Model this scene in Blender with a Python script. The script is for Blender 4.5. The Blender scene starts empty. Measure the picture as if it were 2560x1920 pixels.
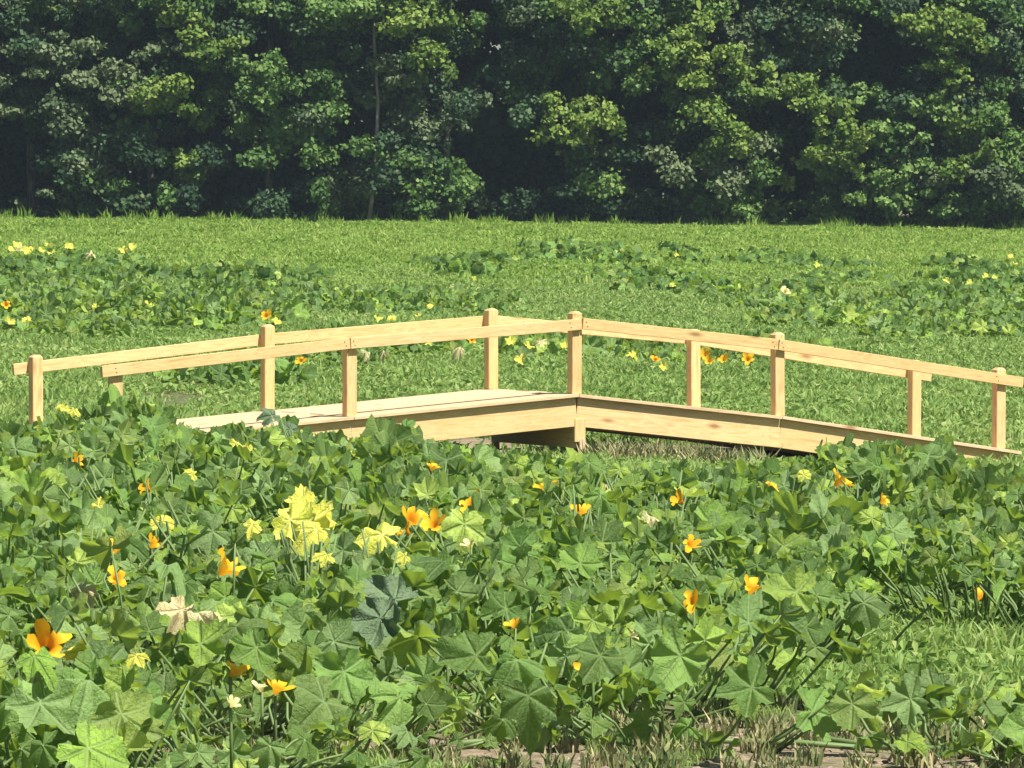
import bpy, bmesh, math, random
import numpy as np
from mathutils import Vector, Matrix, Quaternion

random.seed(7)
rng = np.random.default_rng(7)
scene = bpy.context.scene
COL = scene.collection

# ------------------------------------------------------------------ camera
F = 15500.0                      # focal length in pixels of the 2560 px wide frame
CAMZ = 2.0
PITCH = math.atan((960 - 510) / F)
cam_d = bpy.data.cameras.new('camera')
cam_d.sensor_width = 36.0
cam_d.lens = 36.0 * F / 2560.0
cam_d.clip_start = 0.5
cam_d.clip_end = 2000.0
cam = bpy.data.objects.new('camera', cam_d)
cam.location = (0, 0, CAMZ)
cam.rotation_euler = (math.pi / 2 - PITCH, 0, 0)
COL.objects.link(cam)
scene.camera = cam

# ------------------------------------------------------------------ sky, sun, exposure
SUN_AZ = math.radians(42)        # to the right of straight behind the camera
SUN_EL = math.radians(56)
S = Vector((math.sin(SUN_AZ) * math.cos(SUN_EL), -math.cos(SUN_AZ) * math.cos(SUN_EL), math.sin(SUN_EL)))
world = bpy.data.worlds.new('World')
scene.world = world
world.use_nodes = True
wn = world.node_tree
sky = wn.nodes.new('ShaderNodeTexSky')
sky.sky_type = 'NISHITA'
sky.sun_disc = False
sky.sun_elevation = SUN_EL
sky.sun_rotation = math.atan2(S.x, S.y)
wn.nodes['Background'].inputs['Strength'].default_value = 0.050
wn.links.new(sky.outputs[0], wn.nodes['Background'].inputs['Color'])
sun_d = bpy.data.lights.new('sun', 'SUN')
sun_d.energy = 5.0
sun_d.angle = math.radians(0.5)
sun_d.color = (1.0, 0.94, 0.84)
sun = bpy.data.objects.new('sun', sun_d)
sun.rotation_euler = S.to_track_quat('Z', 'Y').to_euler()
COL.objects.link(sun)
vs = scene.view_settings
vs.view_transform = 'Standard'
vs.look = 'None'
vs.exposure = 0.92
vs.gamma = 1.0
vs.use_curve_mapping = False
scene.cycles.max_bounces = 6
scene.cycles.transparent_max_bounces = 4

# ------------------------------------------------------------------ picture -> place
_fw = Vector((0, math.cos(PITCH), -math.sin(PITCH)))
_up = Vector((0, math.sin(PITCH), math.cos(PITCH)))


def ray(px, py):
    return _fw + Vector((1, 0, 0)) * ((px - 1280) / F) + _up * ((960 - py) / F)


def at(px, py, Y):
    d = ray(px, py)
    return Vector((0, 0, CAMZ)) + d * (Y / d.y)


def zat(Y, py):
    return at(1280, py, Y).z


def smooth(a, b, x):
    t = np.clip((x - a) / (b - a), 0, 1)
    return t * t * (3 - 2 * t)


def hgt(x, y):
    x = np.asarray(x, float)
    y = np.asarray(y, float)
    t = np.clip((y - 50) / 100.0, 0, 1.35)
    base = 1.43 * (0.35 * t * t + 0.65 * t)
    xx = np.clip(x, -40, 40)
    tilt = -(0.030 * (1 - smooth(55, 140, y)) + 0.014 * smooth(55, 140, y)) * xx
    und = 0.018 * np.sin(x * 0.9 + y * 0.35) * np.sin(y * 0.5 + 1.3) + 0.03 * np.sin(y * 0.13 + x * 0.2)
    near = 1 - smooth(44, 50, y) + smooth(56, 62, y)
    base = base - 0.07 * np.exp(-((x - 2.3) / 1.3) ** 2 - ((y - 50.2) / 1.8) ** 2)
    base = base - 0.17 * np.exp(-((x + 0.15) / 1.0) ** 2 - ((y - 50.9) / 1.3) ** 2) - 0.05 * np.exp(-((x - 3.6) / 1.5) ** 2 - ((y - 51.5) / 2.2) ** 2)
    return base + tilt + und * near - 0.02


def hs(x, y):
    t = min(max((y - 50) / 100.0, 0), 1.35)
    base = 1.43 * (0.35 * t * t + 0.65 * t)
    xx = min(max(x, -40), 40)
    base -= 0.07 * math.exp(-((x - 2.3) / 1.3) ** 2 - ((y - 50.2) / 1.8) ** 2)
    base -= 0.17 * math.exp(-((x + 0.15) / 1.0) ** 2 - ((y - 50.9) / 1.3) ** 2) + 0.05 * math.exp(-((x - 3.6) / 1.5) ** 2 - ((y - 51.5) / 2.2) ** 2)

    def sm(a, b, v):
        q = min(max((v - a) / (b - a), 0), 1)
        return q * q * (3 - 2 * q)
    k = sm(55, 140, y)
    und = 0.018 * math.sin(x * 0.9 + y * 0.35) * math.sin(y * 0.5 + 1.3) + 0.03 * math.sin(y * 0.13 + x * 0.2)
    return base - (0.030 * (1 - k) + 0.014 * k) * xx + und * (1 - sm(44, 50, y) + sm(56, 62, y)) - 0.02


def march(px, py, h, start):
    d = ray(px, py)
    d = d / d.y
    Y, st = start, 2.0
    while Y < 170:
        if CAMZ + d.z * Y <= hs(d.x * Y, Y) + h:
            if st < 0.02:
                break
            Y -= st
            st *= 0.3
        Y += st
    return Vector((0, 0, CAMZ)) + d * Y


def ground_at(px, py):
    """where the ray through a picture point meets the ground"""
    return march(px, py, 0.0, 15.0)


# ------------------------------------------------------------------ helpers
def tag(o, label=None, cat=None, group=None, kind=None):
    if label:
        o['label'] = label
    if cat:
        o['category'] = cat
    if group:
        o['group'] = group
    if kind:
        o['kind'] = kind
    return o


def link(name, data, parent=None):
    o = bpy.data.objects.new(name, data)
    COL.objects.link(o)
    if parent is not None:
        o.parent = parent
    return o


def mesh_np(name, verts, nper, mat=None, attr=None, smooth_=False):
    """verts (N,nper,3): N loose polygons of nper corners"""
    N = verts.shape[0]
    me = bpy.data.meshes.new(name)
    me.vertices.add(N * nper)
    me.vertices.foreach_set('co', verts.reshape(-1).astype(np.float32))
    me.loops.add(N * nper)
    me.loops.foreach_set('vertex_index', np.arange(N * nper, dtype=np.int32))
    me.polygons.add(N)
    me.polygons.foreach_set('loop_start', np.arange(0, N * nper, nper, dtype=np.int32))
    try:
        me.polygons.foreach_set('loop_total', np.full(N, nper, dtype=np.int32))
    except Exception:
        pass
    me.update(calc_edges=True)
    if attr is not None:
        a = me.attributes.new('tint', 'FLOAT', 'FACE')
        a.data.foreach_set('value', attr.astype(np.float32))
    if mat:
        me.materials.append(mat)
    return me


def mesh_py(name, verts, faces, mat=None, smooth_=False):
    me = bpy.data.meshes.new(name)
    me.from_pydata([tuple(v) for v in verts], [], faces)
    me.update()
    if smooth_:
        me.polygons.foreach_set('use_smooth', [True] * len(me.polygons))
    if mat:
        me.materials.append(mat)
    return me


def tube(pts, radii, n=6):
    V, Fc = [], []
    for i, p in enumerate(pts):
        p = Vector(p)
        if i == 0:
            d = Vector(pts[1]) - p
        elif i == len(pts) - 1:
            d = p - Vector(pts[i - 1])
        else:
            d = Vector(pts[i + 1]) - Vector(pts[i - 1])
        d.normalize()
        a = d.orthogonal().normalized() if abs(d.z) > 0.95 else d.cross(Vector((0, 0, 1))).normalized()
        b = d.cross(a)
        for k in range(n):
            t = 2 * math.pi * k / n
            V.append(p + (a * math.cos(t) + b * math.sin(t)) * radii[i])
    for i in range(len(pts) - 1):
        for k in range(n):
            Fc.append((i * n + k, i * n + (k + 1) % n, (i + 1) * n + (k + 1) % n, (i + 1) * n + k))
    Fc.append(tuple(range(n))[::-1])
    Fc.append(tuple((len(pts) - 1) * n + k for k in range(n)))
    return V, Fc


def join_geo(parts):
    V, Fc = [], []
    for v, f in parts:
        o = len(V)
        V += list(v)
        Fc += [tuple(i + o for i in q) for q in f]
    return V, Fc


# ------------------------------------------------------------------ materials
def new_mat(name):
    m = bpy.data.materials.new(name)
    m.use_nodes = True
    nt = m.node_tree
    return m, nt, nt.nodes['Principled BSDF']


def N(nt, t, **kw):
    n = nt.nodes.new(t)
    for k, v in kw.items():
        if k in n.inputs:
            n.inputs[k].default_value = v
        else:
            setattr(n, k, v)
    return n


def math_(nt, op, a, b=None, c=None):
    n = nt.nodes.new('ShaderNodeMath')
    n.operation = op
    for i, v in enumerate((a, b, c)):
        if v is None:
            continue
        if isinstance(v, (int, float)):
            n.inputs[i].default_value = v
        else:
            nt.links.new(v, n.inputs[i])
    return n.outputs[0]


def ramp(nt, fac, stops, interp='LINEAR'):
    n = nt.nodes.new('ShaderNodeValToRGB')
    n.color_ramp.interpolation = interp
    cr = n.color_ramp
    while len(cr.elements) < len(stops):
        cr.elements.new(0.5)
    for e, (p, c) in zip(cr.elements, stops):
        e.position = p
        e.color = (*c, 1) if len(c) == 3 else c
    nt.links.new(fac, n.inputs[0])
    return n.outputs[0]


def mixc(nt, fac, a, b, mode='MIX'):
    n = nt.nodes.new('ShaderNodeMix')
    n.data_type = 'RGBA'
    n.blend_type = mode
    if isinstance(fac, (int, float)):
        n.inputs[0].default_value = fac
    else:
        nt.links.new(fac, n.inputs[0])
    for i, v in ((6, a), (7, b)):
        if isinstance(v, tuple):
            n.inputs[i].default_value = (*v, 1)
        else:
            nt.links.new(v, n.inputs[i])
    return n.outputs[2]


def leafy(nt, bs, col, trans_col, tfac, rough=0.55, spec=0.4):
    """reflecting and light-passing leaf"""
    nt.links.new(col, bs.inputs['Base Color'])
    bs.inputs['Roughness'].default_value = rough
    bs.inputs['Specular IOR Level'].default_value = spec
    tr = nt.nodes.new('ShaderNodeBsdfTranslucent')
    if isinstance(trans_col, tuple):
        tr.inputs[0].default_value = (*trans_col, 1)
    else:
        nt.links.new(trans_col, tr.inputs[0])
    mx = nt.nodes.new('ShaderNodeMixShader')
    mx.inputs[0].default_value = tfac
    nt.links.new(bs.outputs[0], mx.inputs[1])
    nt.links.new(tr.outputs[0], mx.inputs[2])
    nt.links.new(mx.outputs[0], nt.nodes['Material Output'].inputs['Surface'])


def wood_mat(name, c1, c2, c3):
    m, nt, bs = new_mat(name)
    tc = nt.nodes.new('ShaderNodeTexCoord')
    oi = nt.nodes.new('ShaderNodeObjectInfo')
    off = nt.nodes.new('ShaderNodeVectorMath')
    off.operation = 'ADD'
    nt.links.new(tc.outputs['Object'], off.inputs[0])
    cmb = nt.nodes.new('ShaderNodeCombineXYZ')
    r = math_(nt, 'MULTIPLY', oi.outputs['Random'], 37.0)
    nt.links.new(r, cmb.inputs[0])
    nt.links.new(r, cmb.inputs[1])
    nt.links.new(cmb.outputs[0], off.inputs[1])
    mp = nt.nodes.new('ShaderNodeMapping')
    mp.inputs['Scale'].default_value = (0.9, 11, 11)
    nt.links.new(off.outputs[0], mp.inputs[0])
    n1 = N(nt, 'ShaderNodeTexNoise', Scale=2.6, Detail=5.0, Roughness=0.6, Distortion=0.9)
    nt.links.new(mp.outputs[0], n1.inputs['Vector'])
    n2 = N(nt, 'ShaderNodeTexNoise', Scale=2.2, Detail=3.0, Roughness=0.55)
    nt.links.new(off.outputs[0], n2.inputs['Vector'])
    base = ramp(nt, n1.outputs[0], [(0.30, tuple(v * 0.92 for v in c3)), (0.42, c1), (0.52, c2), (0.57, c3), (0.61, c2), (0.75, c1)])
    blot = mixc(nt, math_(nt, 'MULTIPLY', n2.outputs[0], 0.45), base, c3)
    # knots
    mp2 = nt.nodes.new('ShaderNodeMapping')
    mp2.inputs['Scale'].default_value = (2.1, 6.5, 6.5)
    nt.links.new(off.outputs[0], mp2.inputs[0])
    vo = N(nt, 'ShaderNodeTexVoronoi', Scale=1.0, Randomness=1.0)
    nt.links.new(mp2.outputs[0], vo.inputs['Vector'])
    kn = ramp(nt, vo.outputs['Distance'], [(0.05, (1, 1, 1)), (0.13, (0.35, 0.35, 0.35)), (0.20, (0, 0, 0))])
    sel = math_(nt, 'GREATER_THAN', N_sep(nt, vo.outputs['Color']), 0.40)
    kfac = math_(nt, 'MULTIPLY', kn, sel)
    col = mixc(nt, math_(nt, 'MULTIPLY', kfac, 0.75), blot, (0.20, 0.085, 0.03))
    hs = nt.nodes.new('ShaderNodeHueSaturation')
    hs.inputs['Saturation'].default_value = 1.0
    nt.links.new(col, hs.inputs['Color'])
    nt.links.new(math_(nt, 'MULTIPLY_ADD', oi.outputs['Random'], 0.16, 0.92), hs.inputs['Value'])
    nt.links.new(math_(nt, 'MULTIPLY_ADD', oi.outputs['Random'], -0.014, 0.507), hs.inputs['Hue'])
    nt.links.new(hs.outputs[0], bs.inputs['Base Color'])
    bs.inputs['Roughness'].default_value = 0.75
    bs.inputs['Specular IOR Level'].default_value = 0.25
    bp = N(nt, 'ShaderNodeBump', Strength=0.35, Distance=0.004)
    nt.links.new(n1.outputs[0], bp.inputs['Height'])
    nt.links.new(bp.outputs[0], bs.inputs['Normal'])
    return m


def N_sep(nt, col):
    s = nt.nodes.new('ShaderNodeSeparateColor')
    nt.links.new(col, s.inputs[0])
    return s.outputs[0]


M_RAIL = wood_mat('fresh_pine', (0.61, 0.425, 0.19), (0.69, 0.505, 0.25), (0.50, 0.32, 0.13))
M_BEAM = wood_mat('fresh_pine_beam', (0.64, 0.46, 0.215), (0.71, 0.53, 0.27), (0.53, 0.35, 0.15))
M_DECK = wood_mat('fresh_pine_deck', (0.60, 0.44, 0.26), (0.66, 0.50, 0.31), (0.48, 0.33, 0.19))

# soil and green ground
GM, nt, bs = new_mat('soil_and_weeds')
tc = nt.nodes.new('ShaderNodeTexCoord')
at_s = nt.nodes.new('ShaderNodeAttribute')
at_s.attribute_name = 'soil'
n1 = N(nt, 'ShaderNodeTexNoise', Scale=9.0, Detail=6.0, Roughness=0.65)
n2 = N(nt, 'ShaderNodeTexNoise', Scale=0.7, Detail=4.0, Roughness=0.6)
n3 = N(nt, 'ShaderNodeTexNoise', Scale=40.0, Detail=4.0, Roughness=0.7)
for n in (n1, n2, n3):
    nt.links.new(tc.outputs['Object'], n.inputs['Vector'])
soilc = ramp(nt, n1.outputs[0], [(0.3, (0.12, 0.092, 0.062)), (0.5, (0.23, 0.182, 0.125)), (0.7, (0.33, 0.272, 0.195))])
greenc = ramp(nt, n1.outputs[0], [(0.3, (0.05, 0.075, 0.025)), (0.5, (0.10, 0.125, 0.05)), (0.62, (0.17, 0.16, 0.085)), (0.75, (0.22, 0.19, 0.12))])
gf = math_(nt, 'SUBTRACT', 1.0, at_s.outputs['Fac'])
gf = math_(nt, 'ADD', gf, math_(nt, 'MULTIPLY_ADD', n2.outputs[0], 0.8, -0.4))
gf = math_(nt, 'ADD', gf, math_(nt, 'MULTIPLY_ADD', n3.outputs[0], 0.5, -0.25))
gfr = ramp(nt, gf, [(0.35, (0, 0, 0)), (0.62, (1, 1, 1))])
nt.links.new(mixc(nt, gfr, soilc, greenc), bs.inputs['Base Color'])
bs.inputs['Roughness'].default_value = 0.95
bs.inputs['Specular IOR Level'].default_value = 0.1
bp = N(nt, 'ShaderNodeBump', Strength=0.8, Distance=0.03)
nt.links.new(math_(nt, 'ADD', n1.outputs[0], math_(nt, 'MULTIPLY', n3.outputs[0], 0.4)), bp.inputs['Height'])
nt.links.new(bp.outputs[0], bs.inputs['Normal'])


GM_SOIL, nt, bs = new_mat('soil_clod')
oi = nt.nodes.new('ShaderNodeObjectInfo')
nt.links.new(ramp(nt, oi.outputs['Random'], [(0, (0.13, 0.10, 0.07)), (1, (0.32, 0.26, 0.19))]), bs.inputs['Base Color'])
bs.inputs['Roughness'].default_value = 0.95


def tint_leaf_mat(name, dark, mid, light, tcol, tfac=0.25, rough=0.6, spec=0.3, objvar=0.25):
    m, nt, bs = new_mat(name)
    a = nt.nodes.new('ShaderNodeAttribute')
    a.attribute_name = 'tint'
    oi = nt.nodes.new('ShaderNodeObjectInfo')
    f = math_(nt, 'ADD', a.outputs['Fac'], math_(nt, 'MULTIPLY_ADD', oi.outputs['Random'], objvar, -objvar / 2))
    geo = nt.nodes.new('ShaderNodeNewGeometry')
    pn = N(nt, 'ShaderNodeTexNoise', Scale=0.45, Detail=3.0, Roughness=0.6)
    nt.links.new(geo.outputs['Position'], pn.inputs['Vector'])
    f = math_(nt, 'ADD', f, math_(nt, 'MULTIPLY_ADD', pn.outputs[0], 0.9, -0.45))
    c = ramp(nt, f, [(0.05, dark), (0.5, mid), (0.92, light)])
    leafy(nt, bs, c, mixc(nt, 0.5, c, tcol), tfac, rough, spec)
    return m


M_GRASS = tint_leaf_mat('grass_blades', (0.13, 0.23, 0.050), (0.25, 0.385, 0.100), (0.40, 0.49, 0.18), (0.45, 0.62, 0.12), 0.45, 0.6, 0.25)
M_LUSH = tint_leaf_mat('lush_grass_blades', (0.15, 0.27, 0.035), (0.26, 0.40, 0.075), (0.40, 0.50, 0.14), (0.45, 0.62, 0.10), 0.45, 0.6, 0.25)
M_DRY = tint_leaf_mat('dry_stalks', (0.05, 0.10, 0.03), (0.20, 0.22, 0.09), (0.50, 0.40, 0.24), (0.3, 0.3, 0.1), 0.15, 0.7, 0.2)


# ---- pumpkin leaf material (veins from the leaf's own flat coordinates)
def pumpkin_mat(name, stops, mottle, vein, tcol, tfac, rough=0.5, spec=0.45, useobj=True):
    m, nt, bs = new_mat(name)
    uv = nt.nodes.new('ShaderNodeUVMap')
    uv.uv_map = 'flat'
    sx = nt.nodes.new('ShaderNodeSeparateXYZ')
    nt.links.new(uv.outputs[0], sx.inputs[0])
    x = math_(nt, 'MULTIPLY_ADD', sx.outputs[0], 2.0, -1.0)
    y = math_(nt, 'MULTIPLY_ADD', sx.outputs[1], 2.0, -1.0)
    r = math_(nt, 'SQRT', math_(nt, 'ADD', math_(nt, 'MULTIPLY', x, x), math_(nt, 'MULTIPLY', y, y)))
    a = math_(nt, 'ARCTAN2', y, x)
    k = math_(nt, 'DIVIDE', a, math.radians(62))
    fr = math_(nt, 'ABSOLUTE', math_(nt, 'SUBTRACT', k, math_(nt, 'ROUND', k)))
    d = math_(nt, 'MULTIPLY', math_(nt, 'MULTIPLY', fr, math.radians(62)), r)
    # side veins: chevrons along the main ones
    sv = math_(nt, 'ABSOLUTE', math_(nt, 'SINE', math_(nt, 'MULTIPLY', math_(nt, 'SUBTRACT', r, math_(nt, 'MULTIPLY', d, 0.8)), 24.0)))
    svl = ramp(nt, sv, [(0.0, (1, 1, 1)), (0.22, (0, 0, 0))])
    vl = ramp(nt, d, [(0.012, (1, 1, 1)), (0.045, (0, 0, 0))])
    vf = math_(nt, 'MAXIMUM', vl, math_(nt, 'MULTIPLY', svl, 0.35))
    oi = nt.nodes.new('ShaderNodeObjectInfo')
    if useobj:
        base = ramp(nt, oi.outputs['Random'], stops)
    else:
        at_ = nt.nodes.new('ShaderNodeAttribute')
        at_.attribute_name = 'tint'
        base = ramp(nt, math_(nt, 'FRACT', math_(nt, 'ADD', at_.outputs['Fac'], oi.outputs['Random'])), stops)
    tc = nt.nodes.new('ShaderNodeTexCoord')
    nn = N(nt, 'ShaderNodeTexNoise', Scale=16.0, Detail=4.0, Roughness=0.65)
    nt.links.new(tc.outputs['Object'], nn.inputs['Vector'])
    mf = ramp(nt, nn.outputs[0], [(0.42, (0, 0, 0)), (0.68, (1, 1, 1))])
    hv = nt.nodes.new('ShaderNodeHueSaturation')
    src = oi.outputs['Random'] if useobj else at_.outputs['Fac']
    r2 = math_(nt, 'FRACT', math_(nt, 'MULTIPLY', src, 7.31))
    nt.links.new(math_(nt, 'MULTIPLY_ADD', r2, 0.85, 0.60), hv.inputs['Value'])
    r3 = math_(nt, 'FRACT', math_(nt, 'MULTIPLY', src, 23.7))
    nt.links.new(math_(nt, 'MULTIPLY_ADD', r3, -0.020, 0.508), hv.inputs['Hue'])
    nt.links.new(base, hv.inputs['Color'])
    if stops in (GREENS, GREENSF):
        base = hv.outputs[0]
    c = mixc(nt, math_(nt, 'MULTIPLY', mf, 0.55), base, mottle)
    n4 = N(nt, 'ShaderNodeTexNoise', Scale=3.0, Detail=2.0)
    nt.links.new(tc.outputs['Object'], n4.inputs['Vector'])
    c = mixc(nt, ramp(nt, n4.outputs[0], [(0.35, (0.0, 0.0, 0.0)), (0.7, (0.35, 0.35, 0.35))]), c, (0.06, 0.12, 0.03) if len(stops) > 2 and 'yellow' not in name else mottle)
    c = mixc(nt, math_(nt, 'MULTIPLY', vf, 0.32), c, vein)
    leafy(nt, bs, c, mixc(nt, 0.6, c, tcol), tfac, rough, spec)
    bp = N(nt, 'ShaderNodeBump', Strength=0.9, Distance=0.012)
    nt.links.new(math_(nt, 'ADD', math_(nt, 'MULTIPLY', vf, -0.6), nn.outputs[0]), bp.inputs['Height'])
    nt.links.new(bp.outputs[0], bs.inputs['Normal'])
    return m


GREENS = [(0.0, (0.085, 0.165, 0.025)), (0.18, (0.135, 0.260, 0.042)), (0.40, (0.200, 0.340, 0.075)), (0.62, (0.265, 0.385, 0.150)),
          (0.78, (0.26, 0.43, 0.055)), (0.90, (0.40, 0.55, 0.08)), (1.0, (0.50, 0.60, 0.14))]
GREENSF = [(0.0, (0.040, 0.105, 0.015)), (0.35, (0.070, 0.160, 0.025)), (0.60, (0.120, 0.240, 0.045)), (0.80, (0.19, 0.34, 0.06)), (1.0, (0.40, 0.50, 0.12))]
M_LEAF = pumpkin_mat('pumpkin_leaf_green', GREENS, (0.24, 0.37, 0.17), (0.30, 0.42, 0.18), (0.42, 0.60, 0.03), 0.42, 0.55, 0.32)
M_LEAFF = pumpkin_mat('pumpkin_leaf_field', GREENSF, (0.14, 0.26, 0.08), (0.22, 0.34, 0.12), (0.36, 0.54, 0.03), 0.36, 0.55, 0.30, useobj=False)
M_LEAFY = pumpkin_mat('pumpkin_leaf_yellow', [(0, (0.68, 0.74, 0.07)), (0.5, (0.84, 0.78, 0.09)), (1, (0.60, 0.74, 0.07))], (0.84, 0.80, 0.18),
                      (0.7, 0.7, 0.35), (0.6, 0.65, 0.1), 0.3)
M_LEAFD = pumpkin_mat('pumpkin_leaf_dried', [(0, (0.70, 0.60, 0.30)), (1, (0.70, 0.68, 0.34))], (0.55, 0.50, 0.26), (0.7, 0.6, 0.4), (0.6, 0.5, 0.2), 0.15)
M_LEAFB = pumpkin_mat('pumpkin_leaf_blue_green', [(0, (0.10, 0.17, 0.07)), (1, (0.14, 0.22, 0.10))], (0.16, 0.23, 0.14), (0.20, 0.28, 0.15),
                      (0.10, 0.16, 0.03), 0.2)

m, nt, bs = new_mat('pumpkin_stem')
bs.inputs['Base Color'].default_value = (0.11, 0.175, 0.05, 1)
bs.inputs['Roughness'].default_value = 0.6
M_STEM = m


def blossom_mat(name, c0, c1):
    m, nt, bs = new_mat(name)
    tc = nt.nodes.new('ShaderNodeTexCoord')
    ln = nt.nodes.new('ShaderNodeVectorMath')
    ln.operation = 'LENGTH'
    nt.links.new(tc.outputs['Object'], ln.inputs[0])
    c = ramp(nt, math_(nt, 'MULTIPLY', ln.outputs['Value'], 9.0), [(0.2, c0), (0.75, c1)])
    leafy(nt, bs, c, c1, 0.35, 0.6, 0.2)
    return m


M_BLOOM = blossom_mat('orange_petal', (0.70, 0.25, 0.008), (0.90, 0.50, 0.02))
M_BLOOMP = blossom_mat('pale_yellow_petal', (0.75, 0.62, 0.20), (0.80, 0.74, 0.36))
m, nt, bs = new_mat('bark')
tc = nt.nodes.new('ShaderNodeTexCoord')
mp = nt.nodes.new('ShaderNodeMapping')
mp.inputs['Scale'].default_value = (6, 6, 1.2)
nt.links.new(tc.outputs['Object'], mp.inputs[0])
nz = N(nt, 'ShaderNodeTexNoise', Scale=2.0, Detail=5.0)
nt.links.new(mp.outputs[0], nz.inputs['Vector'])
nt.links.new(ramp(nt, nz.outputs[0], [(0.35, (0.06, 0.05, 0.04)), (0.65, (0.22, 0.19, 0.16))]), bs.inputs['Base Color'])
bs.inputs['Roughness'].default_value = 0.9
M_BARK = m
m, nt, bs = new_mat('pale_bark')
bs.inputs['Base Color'].default_value = (0.20, 0.18, 0.155, 1)
bs.inputs['Roughness'].default_value = 0.9
M_BARKP = m
m, nt, bs = new_mat('forest_floor')
bs.inputs['Base Color'].default_value = (0.03, 0.028, 0.02, 1)
M_LITTER = m

# ------------------------------------------------------------------ ground
SOIL = []   # (x, y, rx, ry, strength)


def soil_px(px, py, wpx, ry, s=1.0):
    p = ground_at(px, py)
    SOIL.append((p.x, p.y, wpx * p.y / F, ry, s))


soil_px(1400, 1905, 1700, 1.2, 0.62)
soil_px(1060, 1880, 200, 0.7)
soil_px(1930, 1845, 290, 1.0)
soil_px(2250, 1860, 200, 0.40, 0.8)
soil_px(2400, 1905, 300, 0.30, 0.9)
soil_px(150, 1880, 160, 0.6, 0.9)
soil_px(2200, 1600, 130, 0.5, 0.6)
soil_px(60, 1040, 260, 2.0, 0.5)
soil_px(420, 985, 240, 4.0, 0.36)
soil_px(2530, 1110, 220, 2.2, 0.9)
soil_px(1700, 1135, 330, 1.6, 0.9)
soil_px(1950, 900, 260, 2.5, 0.5)
soil_px(2100, 950, 300, 2.0, 0.35)
soil_px(820, 930, 120, 3.0, 0.3)
soil_px(1200, 1120, 240, 1.0, 0.8)


def soil_mask(x, y):
    m = np.zeros_like(np.asarray(x, float))
    for (sx, sy, rx, ry, s) in SOIL:
        d = np.sqrt(((x - sx) / rx) ** 2 + ((y - sy) / ry) ** 2)
        m = np.maximum(m, s * (1 - smooth(0.55, 1.15, d)))
    return m


xs = np.concatenate([[-400, -200, -100, -60, -40, -30, -22, -18], np.arange(-15, 15.01, 0.28), [18, 22, 30, 40, 60, 100, 200, 400]])
ys = np.concatenate([[-60, -20, 0, 8, 14], np.arange(17, 62, 0.3), np.arange(62, 170, 0.6), [175, 190, 220, 280, 400, 700, 1200]])
X, Yg = np.meshgrid(xs, ys)
Z = hgt(X, Yg)
V = np.stack([X, Yg, Z], -1).reshape(-1, 3)
nx, ny = len(xs), len(ys)
idx = np.arange(nx * ny).reshape(ny, nx)
Q = np.stack([idx[:-1, :-1], idx[:-1, 1:], idx[1:, 1:], idx[1:, :-1]], -1).reshape(-1, 4)
me = bpy.data.meshes.new('ground')
me.from_pydata(V.tolist(), [], Q.tolist())
me.update()
me.polygons.foreach_set('use_smooth', [True] * len(me.polygons))
a = me.attributes.new('soil', 'FLOAT', 'POINT')
a.data.foreach_set('value', soil_mask(V[:, 0], V[:, 1]).astype(np.float32))
me.materials.append(GM)
tag(link('ground', me), 'weedy green field with patches of bare brown soil', kind='structure')

# ------------------------------------------------------------------ bridge
TH = math.radians(28)
U = Vector((math.cos(TH), math.sin(TH), 0))
W = Vector((-math.sin(TH), math.cos(TH), 0))
C0 = at(1436, 984, 50.0)
C0.z = 0


def s_of(px, org):
    k = (px - 1280) / F * 1.0008
    return (k * org.y - org.x) / (U.x - k * U.y)


kk = (1228 - 1280) / F
width = (C0.x - kk * C0.y) / (math.sin(TH) + kk * math.cos(TH))
R0 = C0 + W * width
FP = [288, 874, 1436, 1944, 2496]
RP = [90.5, 669, 1228, 1734, 2285]
fs = [s_of(p, C0) for p in FP]
rs = [s_of(p, R0) for p in RP]
deck_fy = [1107, 1041, 984, 1039, 1121]
dz = [zat((C0 + U * s).y, y) for s, y in zip(fs, deck_fy)]
dz[0] += 0.02


def deck_z(s):
    S_ = [fs[0] - (fs[1] - fs[0])] + fs + [fs[4] + (fs[4] - fs[3])]
    Z_ = [dz[0] - (dz[1] - dz[0])] + dz + [dz[4] + (dz[4] - dz[3])]
    return float(np.interp(s, S_, Z_))


bridge = link('footbridge', None)
bridge.location = (C0 + W * width / 2)
bridge.empty_display_size = 0.2
tag(bridge, 'new unpainted pine footbridge with low arched rails, standing in the pumpkin field', 'bridge')
BI = Matrix.Translation(bridge.location).inverted()


def board(name, p0, p1, ht, th, mat, bev=0.004, jit=0.0, up=None):
    """board from p0 to p1 (centre line), ht tall, th thick across the bridge; its own x axis runs along it"""
    p0, p1 = Vector(p0), Vector(p1)
    d = (p1 - p0)
    L = d.length
    d.normalize()
    if abs(d.z) > 0.9:
        yv = W.copy()
        zv = d.cross(yv).normalized()
        yv = zv.cross(d)
    else:
        zv = Vector((0, 0, 1))
        yv = zv.cross(d).normalized()
        zv = d.cross(yv)
    bm = bmesh.new()
    bmesh.ops.create_cube(bm, size=1.0)
    for v in bm.verts:
        v.co.x = (v.co.x + 0.5) * L
        v.co.y *= th
        v.co.z *= ht
    if bev:
        bmesh.ops.bevel(bm, geom=list(bm.edges), offset=bev, segments=1, affect='EDGES')
    me = bpy.data.meshes.new(name)
    bm.to_mesh(me)
    bm.free()
    me.materials.append(mat)
    o = link(name, me, bridge)
    M = Matrix((d, yv, zv)).transposed().to_4x4()
    M.translation = p0
    o.matrix_local = BI @ M
    return o


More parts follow.
